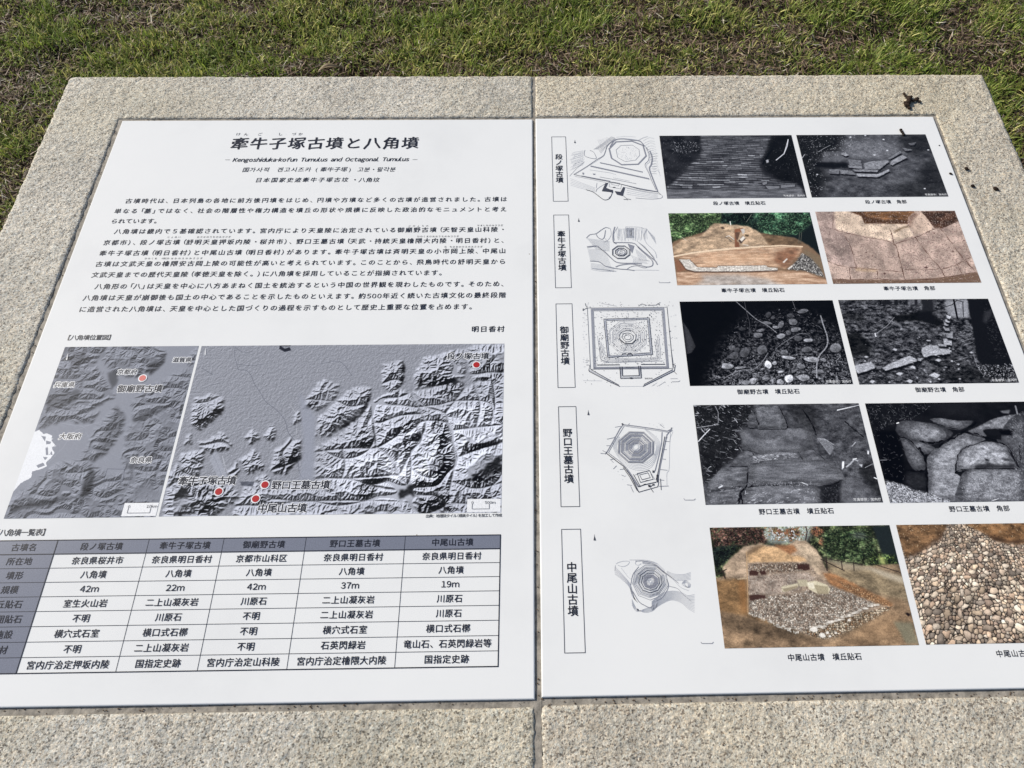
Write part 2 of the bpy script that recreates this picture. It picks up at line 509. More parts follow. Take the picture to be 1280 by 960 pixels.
def pic_courses():      # stepped courses of flat stones in a dark wood
    s = Pic(HR, 180, 38, 373.3, 160.5, (820, 160, 6.667), seed=11)
    s.im[:] = bw(.055 + .11 * noise(s.h, s.w, 30, 40, 5, 1))
    pave = s.mask([(375, 60), (960, 60), (930, 170), (860, 290), (905, 400), (1190, 470), (1260, 600), (80, 600), (85, 500), (200, 410), (290, 300), (370, 240)], 5, 14)
    base = .24 + .22 * noise(s.h, s.w, 5, 60, 5, 3) * 1.1
    base = base * (.72 + .55 * noise(s.h, s.w, 60, 70, 3, 8))
    y = 0.; rows = []
    while y < s.h * .84: rows.append(y); y += 7.0 + 8 * (y / s.h) + s.r.uniform(-1, 1.5)
    g = base.copy()
    for i, y in enumerate(rows):
        x = -20.
        h = (rows[i + 1] if i + 1 < len(rows) else s.h * .86) - y
        while x < s.w:
            L = s.r.uniform(16, 62); v = s.r.uniform(.80, 1.3) if s.r.random() > .12 else s.r.uniform(1.35, 1.75)
            xs = np.arange(int(max(0, x)), int(max(0, min(s.w, x + L))))
            if len(xs):
                wv = 2.4 * np.sin(xs / 47. + y / 60) + 1.2 * np.sin(xs / 13. + i)
                for xx, dy in zip(xs, wv):
                    a, b = int(max(0, y + dy)), int(max(0, min(s.h, y + h * .62 + dy))); c = int(max(0, min(s.h, y + h + dy)))
                    g[a:b, xx] *= v; g[b:c, xx] *= .52 if c > b else 1
                xe = min(s.w - 1, xs[-1]); g[int(max(0, y)):int(y + h), xe:xe + 2] *= .6
            x += L
    g = g * .7 + .3 * blur(g, 1)
    floor = s.mask([(80, 520), (760, 500), (830, 450), (920, 520), (1260, 480), (1260, 600), (80, 600)], 4, 10)
    g = g * (1 - floor) + floor * (.30 + .22 * noise(s.h, s.w, 6, 40, 5, 4))
    s.lay(pave, bw(g * .86))
    sp = s.mask([(120, 110), (340, 110), (370, 190), (250, 215), (130, 200)], 3, 10)
    s.litter(sp, 150, 3, 1.5, [bw(.75), bw(.5), bw(.35)])
    s.litter(s.mask([(30, 80), (360, 80), (230, 400), (90, 470)]), 170, 3.5, 1.2, [bw(.32), bw(.2), bw(.45)])
    dk = s.mask([(960, 70), (1125, 60), (1250, 470), (1020, 440), (900, 330), (900, 260)], 8, 10)
    s.mul(dk, .40); s.litter(dk, 260, 4, 1.2, [bw(.22), bw(.3), bw(.14)])
    s.seg([(970, 175), (930, 230), (890, 300)], 7, bw(.02)); s.seg([(1010, 100), (960, 180)], 4, bw(.03))
    s.seg([(1100, 95), (1092, 150), (1065, 215), (1000, 268)], 4.2, bw(.72)); s.seg([(1098, 100), (1068, 205)], 1.6, bw(.9))
    s.fill([(915, 270), (935, 262), (940, 285), (922, 295)], bw(.6), 1)
    for p in ([(880, 455), (930, 440), (925, 470), (890, 478)], [(920, 480), (1030, 485), (1030, 505), (935, 515), (905, 480)], [(1035, 475), (1160, 470), (1160, 490), (1040, 505)]):
        s.fill(p, bw(.42), 1, rough=3); P = s.m(p); s.seg(np.vstack([P, P[:1]]), 1.6, bw(.05), raw=True)
    for x0, x1, y in ((470, 610, 436), (570, 660, 452), (345, 470, 470), (690, 760, 465), (200, 300, 478), (480, 560, 472), (880, 940, 437)):
        s.seg([(x0, y), (x1, y + 1)], 3.2, bw(.66), .8)
    s.seg([(300, 500), (480, 520), (620, 512), (760, 520), (930, 525), (1230, 500)], 2, bw(.03), .8)
    s.grain(.20)
    return s

def pic_kerb():         # kerb stones turning a corner, seen from above
    s = Pic(HR, 380.3, 38, 570.8, 160.2, (990, 160, 6.4), seed=12)
    s.im[:] = bw(.14 + .24 * noise(s.h, s.w, 22, 30, 6, 21, .65))
    s.mul(s.mask([(30, 50), (420, 50), (380, 200), (200, 290), (290, 400), (200, 560), (150, 560)], 22), .30)
    s.mul(s.mask([(880, 60), (1070, 60), (1120, 180), (950, 220), (860, 120)], 18), .45)
    s.mul(s.mask([(1050, 260), (1150, 250), (1240, 540), (850, 560), (830, 470), (1000, 420)], 20), .55)
    s.lay(s.mask([(420, 110), (860, 100), (800, 250), (440, 250)], 18), bw(.34 + .2 * noise(s.h, s.w, 8, 10, 5, 5)), .7)
    s.lay(s.mask([(250, 190), (420, 190), (430, 260), (240, 275)], 6, 8), bw(.30 + .1 * noise(s.h, s.w, 8, 10, 5, 5)), .8)
    s.fill([(180, 275), (440, 278), (450, 320), (330, 325), (180, 310)], bw(.03), 5, .9)
    st = [([(450, 255), (550, 262), (560, 298), (455, 300)], .42), ([(448, 302), (560, 303), (560, 328), (450, 318)], .50),
          ([(575, 285), (640, 268), (760, 258), (775, 272), (700, 330), (580, 332)], .52), ([(485, 333), (690, 335), (680, 352), (500, 350)], .50),
          ([(515, 368), (680, 372), (775, 330), (780, 345), (690, 395), (520, 388)], .62), ([(383, 338), (480, 345), (510, 376), (385, 368)], .46), ([(296, 333), (378, 335), (378, 370), (298, 365)], .42),
          ([(790, 262), (885, 218), (920, 238), (800, 300), (785, 290)], .56), ([(770, 245), (865, 186), (872, 200), (785, 252)], .46), ([(390, 208), (430, 200), (452, 218), (430, 228)], .6),
          ([(880, 160), (960, 175), (930, 185), (905, 185)], .45), ([(930, 125), (990, 115), (975, 140), (940, 138)], .35)]
    for p, v in st:
        q = np.array(p, float); s.fill(q + [6, 12], bw(.02), 2, .9)
        s.lay(s.mask(q, 1, 5), bw(v * .92 + .16 * (noise(s.h, s.w, 5, 9, 4, int(v * 99)) - .5)))
        P = s.m(q[:2]); s.seg(P, 1.2, bw(v + .22), .6, raw=True)
    s.litter(s.mask([(40, 60), (560, 60), (440, 200), (200, 280), (160, 420)]), 420, 5, 1.3, [bw(.5), bw(.32), bw(.75), bw(.2)])
    s.litter(FULL(s), 520, 4, 1.3, [bw(.34), bw(.16), bw(.42), bw(.08)], a=.6)
    s.litter(s.mask([(120, 350), (260, 370), (300, 540), (160, 550)]), 60, 3, 1.4, [bw(.5), bw(.7)])
    s.seg([(210, 190), (260, 160), (305, 138)], 1.8, bw(.62)); s.seg([(80, 240), (100, 212)], 2.2, bw(.7))
    for x, y in ((466, 74), (760, 180), (200, 372), (658, 216), (1060, 486), (1088, 176), (585, 60), (730, 92)): s.fill([(x - 8, y - 3), (x + 9, y - 4), (x + 7, y + 5), (x - 6, y + 4)], bw(.82), 1)
    s.grain(.28)
    return s

GRN = [C(46, 84, 44), C(66, 108, 52), C(30, 62, 36), C(92, 130, 70), C(22, 46, 30)]
def foliage(s, M, cols, cell=7, seed=3, dark=.25, n=500, ln=6):
    F1, F2, ID, DX, DY = worley(s.X / cell + 20 + noise(s.h, s.w, 12, 12, 3, seed), s.Y / cell * 1.3 + 20 + noise(s.h, s.w, 12, 12, 3, seed + 1), seed)
    cc = np.array(cols)[((ID * 613) % 1 * len(cols)).astype(int)]
    big = noise(s.h, s.w, cell * 4, cell * 5, 4, seed + 9)
    k = np.clip((big - .32) * 2.6, dark, 1.35) * np.clip(1.25 - F1 * .9 - DY * .4, .35, 1.4)
    s.lay(M, cc * k[..., None])
    s.litter(M, n, ln, 1.4, [c * 1.25 for c in cols] + [cols[-1] * .4], a=.75)

def pic_excavation():   # excavated clay mound with a band of paving stones, trees behind
    s = Pic(HR, 179, 187.3, 372.3, 309, (832, 260, 6.214), seed=13)
    s.im[:] = C(14, 24, 24)
    foliage(s, s.mask([(0, 0), (460, 20), (430, 130), (330, 160), (200, 240), (40, 270)], 2), [C(66, 104, 48), C(92, 128, 66), C(40, 74, 36), C(110, 146, 84)], 7, 31, .45, 700)
    foliage(s, s.mask([(440, 20), (760, 20), (720, 200), (430, 140)], 3), [C(26, 50, 40), C(40, 70, 50), C(16, 34, 30)], 7, 33, .3, 300)
    foliage(s, s.mask([(690, 30), (900, 25), (1110, 40), (1140, 120), (1060, 200), (900, 220), (740, 200)], 4, 14), [C(44, 98, 62), C(74, 134, 88), C(28, 68, 48), C(96, 156, 104)], 7, 35, .35, 700)
    s.fill([(1050, 190), (1160, 100), (1210, 380), (1050, 270)], C(12, 20, 22), 8)
    earth = C(150, 108, 74)
    s.fill([(30, 290), (60, 260), (200, 215), (300, 190), (760, 200), (1000, 235), (1110, 290), (1215, 380), (1270, 610), (80, 610)], C(122, 88, 60), 3, rough=8)
    t = noise(s.h, s.w, 16, 26, 6, 41, .62)
    md = s.mask([(60, 300), (150, 235), (280, 215), (350, 140), (380, 117), (470, 125), (640, 142), (720, 185), (800, 250), (830, 290), (560, 312), (60, 360)], 3, 8)
    s.lay(md, (C(188, 150, 112)) * (.62 + .62 * t)[..., None])
    s.litter(md, 600, 4, 1.3, [C(130, 96, 66), C(206, 176, 140), C(104, 82, 52)], a=.5)
    s.lay(s.mask([(740, 195), (1000, 235), (1080, 285), (900, 300), (800, 290)], 4, 6), C(112, 82, 54) * (.6 + .7 * t)[..., None])
    # cut face and ledge
    cut = s.mask([(60, 385), (250, 350), (560, 318), (900, 300), (1060, 300), (1040, 360), (930, 470), (780, 450), (400, 462), (260, 470), (190, 400)], 3, 6)
    t2 = noise(s.h, s.w, 7, 46, 6, 43, .6)
    s.lay(cut, (C(160, 106, 70) * (1 - t2[..., None]) + C(230, 188, 148) * t2[..., None]) * (.80 + .3 * t[..., None]))
    s.lay(s.mask([(300, 370), (700, 350), (860, 380), (620, 420), (300, 440)], 12), C(214, 158, 112), .5)
    s.lay(s.mask([(860, 330), (1050, 310), (1000, 400), (930, 470), (840, 420)], 8, 8), C(116, 66, 40) * (.7 + .6 * t)[..., None], .75)
    s.seg([(62, 378), (200, 352), (380, 330), (560, 314), (760, 300), (900, 291), (1060, 300)], 6.5, C(226, 190, 150), .95)
    s.seg([(62, 372), (200, 345), (380, 323), (560, 306), (760, 293)], 2.0, C(244, 218, 186), .8)
    # the bottom terrace
    low = s.mask([(85, 500), (260, 498), (560, 500), (900, 488), (1090, 500), (1250, 560), (1265, 605), (90, 605)], 2, 5)
    t3 = noise(s.h, s.w, 9, 50, 6, 47, .65)
    s.lay(low, (C(142, 94, 62) * (1 - t3[..., None]) + C(222, 178, 142) * t3[..., None]))
    s.lay(s.mask([(260, 520), (560, 515), (780, 545), (900, 595), (230, 600), (300, 555)], 9, 12), (C(150, 145, 142) + .28 * (noise(s.h, s.w, 10, 20, 5, 3)[..., None] - .4)), .8)
    s.fill([(70, 400), (110, 410), (165, 480), (90, 500)], C(132, 78, 50), 2)
    # band of paving
    band = [(105, 400), (185, 400), (245, 460), (395, 464), (410, 450), (780, 446), (795, 462), (870, 466), (870, 484), (620, 492), (230, 494), (160, 475)]
    s.fill(np.array(band) + [0, 9], C(66, 42, 30), 2)
    s.lay(s.mask(band, 1, 3), C(196, 188, 178) * (.72 + .5 * noise(s.h, s.w, 3, 6, 4, 5))[..., None])
    for x in range(250, 870, 22): s.seg([(x, 452 + (x < 400) * 10), (x + 3, 488)], 1., C(120, 108, 98), .75)
    s.seg([(185, 398), (245, 458), (395, 462), (410, 448), (780, 444)], 1.6, C(70, 44, 32), .9)
    for x in range(130, 240, 24): s.seg([(x, 405 + (x - 130) * .6), (x + 22, 430 + (x - 130) * .5)], 1, C(130, 118, 108), .5)
    # pile of grey slates on the right
    sl = s.mask([(940, 480), (1000, 430), (1060, 350), (1120, 380), (1200, 460), (1235, 540), (1090, 490)], 2, 8)
    s.stones(sl, 5, [C(150, 146, 142), C(112, 108, 106), C(186, 182, 178), C(80, 76, 74)], 5, .05)
    s.fill([(1080, 320), (1200, 380), (1240, 520), (1140, 400), (1070, 350)], C(112, 92, 66), 4, .8)
    for x, y in ((920, 415), (960, 465), (935, 400), (975, 455)): s.fill([(x - 12, y + 8), (x + 6, y - 10), (x + 14, y - 2), (x, y + 12)], C(212, 204, 196), 1)
    # blocks and tools on the mound
    s.fill([(535, 165), (600, 155), (608, 190), (560, 185), (548, 305), (538, 305)], C(138, 76, 44), 1); s.fill([(545, 255), (570, 270), (575, 305), (540, 305)], C(122, 66, 40), 1)
    s.fill([(565, 255), (600, 215), (622, 240), (585, 280)], C(70, 52, 44), 1); s.fill([(575, 245), (602, 218), (618, 232), (592, 262)], C(216, 206, 192), 1)
    s.fill([(540, 190), (580, 188), (560, 250), (545, 240)], C(92, 60, 42), 1)
    s.seg([(462, 228), (488, 240), (510, 260)], 3, C(70, 64, 60)); s.seg([(470, 222), (492, 215), (530, 245)], 3, C(202, 196, 188)); s.seg([(600, 285), (640, 290)], 4, C(190, 178, 164))
    s.fill([(580, 165), (612, 160), (615, 190), (600, 205)], C(180, 172, 164), 1); s.fill([(615, 205), (648, 208), (640, 225), (618, 220)], C(86, 66, 44), 1)
    s.fill([(425, 150), (445, 145), (462, 160), (440, 166)], C(80, 58, 44), 1); s.seg([(500, 105), (504, 132)], 3.6, C(224, 220, 214))
    s.seg([(625, 110), (650, 75), (665, 50)], 1.3, C(140, 146, 130)); s.seg([(605, 60), (612, 90)], 1, C(120, 126, 110)); s.seg([(115, 220), (160, 252)], 1.6, C(196, 188, 170))
    for x in (1040, 1056): s.seg([(x, 190), (x - 8, 270)], 1.8, C(84, 84, 70))
    s.grain(.14); s.tone = (1.10, .68, .92)
    return s

def pic_tuff():         # pale pink dressed stones meeting at a corner
    s = Pic(HR, 380, 186.3, 572.2, 309, (1015, 258, 5.953), seed=14)
    t = noise(s.h, s.w, 30, 30, 5, 51)
    s.im[:] = C(176, 152, 140) * (.78 + .42 * t)[..., None]
    s.lay(s.mask([(20, 30), (160, 30), (170, 170), (280, 250), (330, 460), (120, 420)], 6), C(162, 140, 132) * (.72 + .5 * t)[..., None])
    hi = C(214, 190, 168)
    s.lay(s.mask([(165, 35), (260, 35), (370, 75), (390, 130), (560, 150), (590, 200), (600, 260), (430, 230), (300, 200), (180, 170)], 3, 5), hi * (.80 + .34 * t)[..., None])
    s.lay(s.mask([(400, 130), (690, 122), (720, 150), (760, 220), (620, 262), (590, 200)], 2, 4), hi * (.78 + .36 * t)[..., None])
    s.lay(s.mask([(720, 75), (770, 40), (820, 42), (905, 160), (860, 190), (770, 215), (735, 160)], 2, 4), C(196, 170, 152) * (.78 + .36 * t)[..., None])
    s.fill([(715, 80), (765, 42), (790, 60), (745, 110), (740, 150), (720, 130)], C(122, 92, 78), 5, .75)
    s.fill([(605, 190), (640, 165), (720, 140), (740, 150), (680, 165), (620, 195)], C(96, 78, 56), 3, .8)
    s.lay(s.mask([(265, 30), (720, 30), (765, 40), (715, 80), (712, 130), (390, 126), (370, 75)], 1, 3), C(112, 76, 48) * (.55 + .8 * noise(s.h, s.w, 14, 40, 4, 4))[..., None])
    s.fill([(265, 30), (380, 36), (400, 80), (520, 100), (712, 98), (712, 130), (390, 126), (370, 75)], C(60, 40, 28), 4, .75)
    s.lay(s.mask([(810, 38), (1062, 34), (1090, 110), (970, 165), (910, 160), (850, 80)], 1, 3), C(62, 42, 32) * (.5 + noise(s.h, s.w, 20, 30, 4, 4))[..., None])
    s.fill([(125, 540), (290, 545), (690, 548), (960, 530), (1230, 490), (1270, 580), (120, 580)], C(108, 84, 68), 2, rough=4)
    s.lay(s.mask([(330, 455), (490, 470), (480, 490), (320, 480)], 4), C(190, 158, 122), .6)
    s.litter(FULL(s), 2600, 2.6, 1.8, [C(112, 90, 88), C(90, 72, 72), C(132, 108, 104)], a=.75)
    s.litter(FULL(s), 2200, 2.4, 1.6, [C(226, 206, 192), C(206, 186, 172)], a=.55)
    s.litter(s.mask([(640, 250), (1100, 130), (1200, 470), (700, 540)]), 500, 3.4, 2.0, [C(110, 84, 84), C(150, 118, 112)], a=.7)
    J = C(74, 48, 40)
    for w, P in ((2.6, [(100, 402), (200, 440), (330, 458), (480, 470), (680, 490)]), (2.2, [(245, 220), (290, 310), (330, 458)]), (2.4, [(160, 170), (240, 195), (420, 232), (560, 258), (620, 290)]), (1.6, [(158, 35), (152, 170)]),
                 (3.0, [(590, 200), (605, 262), (625, 300), (655, 400), (690, 545)]), (1.6, [(575, 165), (595, 205)]), (2.6, [(625, 275), (770, 230), (860, 190), (912, 168)]), (2.6, [(768, 230), (850, 340), (960, 470), (990, 530)]), (1.8, [(690, 470), (940, 466)]),
                 (3.0, [(960, 170), (1030, 260), (1130, 395), (1215, 480)]), (2.2, [(960, 470), (1070, 435), (1175, 380)]), (2.0, [(1080, 430), (1115, 500)]), (2.6, [(150, 540), (290, 545), (480, 540), (690, 548), (860, 545), (985, 528), (1060, 520), (1130, 505), (1220, 490)]),
                 (2.4, [(278, 462), (285, 540)]), (2.0, [(487, 480), (488, 538)]), (2.2, [(1145, 400), (1200, 470)]), (1.8, [(965, 470), (975, 500), (1000, 525)]), (1.4, [(912, 168), (940, 165), (965, 172)])):
        Q = spline(np.array(P), 5) if len(P) > 2 else P
        s.crack(P, w * 1.7, J, .95); s.seg(np.array(Q) + [4, 3], w * .7, C(214, 190, 172), .22)
    for x, y, r in ((850, 455, 14), (403, 343, 8), (1050, 335, 9), (910, 200, 8), (540, 500, 12), (450, 365, 6), (760, 345, 6), (1130, 255, 7)): s.fill([(x - r, y), (x, y - r * .6), (x + r, y), (x, y + r * .7)], C(84, 60, 56), 1)
    s.grain(.16); s.tone = (1.07, .9, .97)
    return s

def pic_rubble():       # cobbles and roots lit in the dark
    s = Pic(HR, 179.3, 334.8, 373.8, 457.4, (845, 370, 5.689), seed=15)
    lit = s.mask([(440, 180), (620, 110), (880, 80), (1040, 130), (1120, 200), (1200, 380), (1260, 640), (220, 640), (250, 520), (330, 420), (330, 320)], 26, 20)
    s.im[:] = bw(.012 + .02 * noise(s.h, s.w, 20, 30, 3, 2))
    t = noise(s.h, s.w, 7, 9, 5, 61, .7); big = noise(s.h, s.w, 40, 50, 3, 62)
    grad = np.clip(.35 + .9 * (s.Y / s.h - .25), .25, 1.0)
    s.lay(lit, bw(np.clip((t - .36) * 1.15, .02, 1) * grad * (.5 + .8 * big)))
    s.litter(lit, 1700, 7, 1.5, [bw(.35), bw(.22), bw(.5), bw(.06), bw(.04)], a=.75)
    s.litter(s.mask([(500, 400), (1200, 420), (1250, 630), (350, 630)]), 900, 8, 1.5, [bw(.55), bw(.4), bw(.03), bw(.7)], a=.7)
    st = [(900, 108, 38, 14, .42), (655, 135, 20, 22, .26), (690, 155, 16, 14, .34), (815, 140, 26, 16, .3), (830, 185, 36, 22, .45), (745, 205, 20, 28, .45), (710, 222, 24, 10, .6), (650, 192, 34, 10, .5), (600, 245, 28, 12, .5), (585, 280, 34, 18, .48),
          (748, 285, 28, 18, .62), (800, 262, 20, 18, .4), (850, 240, 38, 18, .5), (870, 305, 28, 22, .34), (940, 315, 34, 14, .62), (1135, 370, 40, 34, .5), (400, 370, 24, 20, .4), (435, 385, 20, 16, .3), (410, 425, 30, 30, .34), (490, 400, 34, 36, .34),
          (615, 385, 36, 40, .38), (800, 440, 56, 13, .72), (965, 452, 60, 20, .66), (655, 490, 26, 28, .95), (700, 478, 18, 16, .7), (362, 498, 44, 20, .66), (805, 590, 32, 30, .92), (545, 605, 24, 28, .72), (740, 610, 30, 20, .7), (890, 500, 36, 18, .5),
          (470, 235, 26, 14, .24), (455, 510, 40, 10, .56), (1050, 455, 24, 12, .6), (905, 580, 50, 26, .62), (500, 615, 30, 18, .55), (1040, 180, 30, 12, .3), (770, 400, 30, 20, .45), (930, 380, 40, 22, .4), (1010, 540, 44, 14, .5), (640, 590, 30, 14, .5), (745, 540, 22, 9, .8)]
    for i, (x, y, a, b, v) in enumerate(st):
        th = np.linspace(0, 2 * math.pi, 9)[:-1]; ro = s.r.uniform(-.5, .5); k = s.r.uniform(.8, 1.15, 8)
        P = np.c_[x + (a * k * np.cos(th)) * math.cos(ro) - b * k * np.sin(th) * math.sin(ro), y + a * k * np.cos(th) * math.sin(ro) * .6 + b * k * np.sin(th) * math.cos(ro)]
        s.fill(P + [5, 7], bw(.01), 3, .85)
        M = s.mask(spline(P, 3, True), 1)
        s.lay(M, bw(v * (.70 + .5 * noise(s.h, s.w, 5, 6, 3, i))), .95); s.mul(s.mask(P * .6 + np.array([x, y]) * .4 + [a * .25, b * .4], 3), .7)
    for w, P, v in ((3.2, [(425, 38), (490, 95), (570, 165), (650, 210), (715, 262)], .5), (2.2, [(486, 38), (500, 110), (520, 180), (526, 260)], .28), (2.6, [(828, 35), (848, 92)], .35), (4.6, [(1028, 140), (1045, 200), (1075, 290), (1070, 360), (1015, 430), (1000, 500), (1000, 580)], .55),
                    (3.0, [(720, 365), (800, 310), (880, 268), (940, 272)], .4), (3.0, [(650, 410), (610, 470), (550, 520), (450, 530), (340, 585)], .48), (2., [(330, 620), (420, 560)], .4), (2.4, [(1170, 430), (1140, 460), (1145, 480)], .5)):
        s.seg(spline(P, 5) if len(P) > 2 else P, w, bw(v), .9)
    s.fill([(45, 180), (90, 240), (140, 360), (110, 405), (75, 412)], bw(.20), 1); s.fill([(45, 180), (60, 200), (85, 400), (75, 412)], bw(.14), 1)
    s.mul(s.mask([(20, 40), (420, 40), (440, 170), (300, 300), (220, 500), (180, 640), (90, 640), (110, 410), (140, 360)], 8), .55)
    s.grain(.35)
    return s

def pic_wood():         # flat stones curving through a wood
    s = Pic(HR, 381, 334.6, 572.9, 458, (1045, 370, 5.447), seed=16)
    t = noise(s.h, s.w, 9, 14, 5, 71, .7); b = noise(s.h, s.w, 40, 50, 3, 72)
    s.im[:] = bw(np.clip(.06 + (t - .25) * .62 * (.55 + .8 * b), .02, .7))
    s.litter(FULL(s), 2600, 6, 1.5, [bw(.38), bw(.24), bw(.52), bw(.10), bw(.06)], ang=(0, .7), a=.55)
    s.fill([(740, 25), (900, 25), (910, 150), (790, 150), (750, 90)], bw(.62), 5, .75); s.fill([(480, 20), (590, 20), (590, 70), (490, 60)], bw(.5), 4, .5)
    s.mul(s.mask([(70, 260), (150, 240), (240, 330), (230, 400), (110, 420), (90, 340)], 8, 10), .30)
    s.mul(s.mask([(380, 140), (560, 110), (660, 130), (740, 190), (690, 205), (600, 170), (400, 170)], 4, 8), .22)
    s.mul(s.mask([(50, 110), (190, 130), (180, 175), (60, 160)], 8, 8), .5)
    s.mul(s.mask([(740, 530), (1150, 460), (1240, 600), (760, 590)], 16), .45); s.mul(s.mask([(560, 420), (800, 400), (1000, 520), (700, 560)], 20), .75)
    for x, w in ((345, 36), (410, 22), (545, 14), (480, 12)): s.fill([(x - w * .5, 20), (x + w * .5, 20), (x + w * .7, 62), (x - w * .8, 62)], bw(.09), 2)
    s.fill([(580, 20), (655, 20), (665, 100), (640, 130), (560, 120), (590, 80)], bw(.11), 2, rough=6); s.fill([(560, 110), (650, 105), (680, 190), (600, 180), (550, 140)], bw(.05), 3, rough=8)
    for P, w in (([(655, 105), (730, 78), (790, 60), (820, 32)], 2.4), ([(800, 25), (826, 155)], 7), ([(862, 40), (866, 140)], 3), ([(820, 28), (870, 42)], 3), ([(680, 140), (700, 190), (740, 205)], 4)): s.seg(P, w, bw(.05))
    s.seg([(395, 145), (350, 200), (265, 262)], 2.6, bw(.55), .8); s.seg([(375, 215), (345, 230)], 3, bw(.12)); s.seg([(265, 255), (270, 275)], 4, bw(.8))
    s.fill([(895, 20), (1035, 20), (1110, 200), (1200, 480), (1010, 475), (965, 440), (920, 170)], bw(.055), 2, rough=6)
    s.litter(s.mask([(1000, 40), (1060, 80), (1180, 440), (1060, 420)]), 160, 6, 2.4, [bw(.14), bw(.2), bw(.03)]); s.fill([(1010, 110), (1060, 90), (1060, 130), (1020, 190), (1000, 175)], bw(.2), 4, .7)
    s.litter(s.mask([(960, 470), (1200, 460), (1240, 590), (1010, 580)]), 300, 6, 1.8, [bw(.5), bw(.3), bw(.05), bw(.7)])
    S = [([(115, 475), (240, 446), (265, 480), (262, 495), (150, 530), (140, 520)], .66), ([(312, 488), (440, 430), (500, 405), (548, 430), (550, 445), (440, 480), (335, 508)], .68), ([(585, 352), (630, 335), (770, 340), (780, 395), (650, 405), (600, 418), (582, 385)], .66),
         ([(690, 325), (780, 330), (775, 345), (700, 340)], .6), ([(730, 290), (790, 290), (790, 338), (735, 330)], .66), ([(745, 250), (795, 245), (798, 290), (758, 285)], .58), ([(730, 208), (768, 208), (775, 238), (740, 235)], .62), ([(738, 182), (770, 185), (765, 203), (738, 200)], .7), ([(745, 160), (780, 160), (775, 182), (748, 178)], .7), ([(752, 130), (785, 140), (775, 158), (755, 152)], .74),
         ([(270, 478), (312, 475), (308, 498), (275, 498)], .42), ([(555, 420), (585, 425), (580, 445), (560, 440)], .6)]
    for i, (P, v) in enumerate(S):
        P = np.array(P, float); s.fill(P + [3, 16], bw(.03), 2, .95)
        s.lay(s.mask(P, 1, 4), bw(v * .90 * (.84 + .30 * noise(s.h, s.w, 4, 8, 4, i))))
    for i in range(60):
        x, y = s.r.uniform(180, 900), s.r.uniform(280, 590); a = s.r.uniform(4, 12)
        s.fill([(x - a, y), (x - a * .2, y - a * .6), (x + a, y - a * .1), (x + a * .3, y + a * .6)], bw(s.r.uniform(.5, .85)), 1, .8)
    for x, y, a in ((205, 415, 16), (520, 485, 22), (430, 530, 24), (670, 540, 40), (695, 438, 22), (500, 580, 26), (245, 582, 20), (400, 365, 18), (920, 385, 14), (830, 465, 14)): s.fill([(x - a, y), (x, y - a * .5), (x + a, y - 2), (x + a * .4, y + a * .5)], bw(.74), 1, .9)
    for P in ([(860, 310), (900, 295), (940, 290)], [(870, 335), (930, 315)], [(935, 400), (960, 480), (1000, 535)], [(800, 445), (900, 415)]): s.seg(P, 1.8, bw(.6), .7)
    s.grain(.30)
    return s

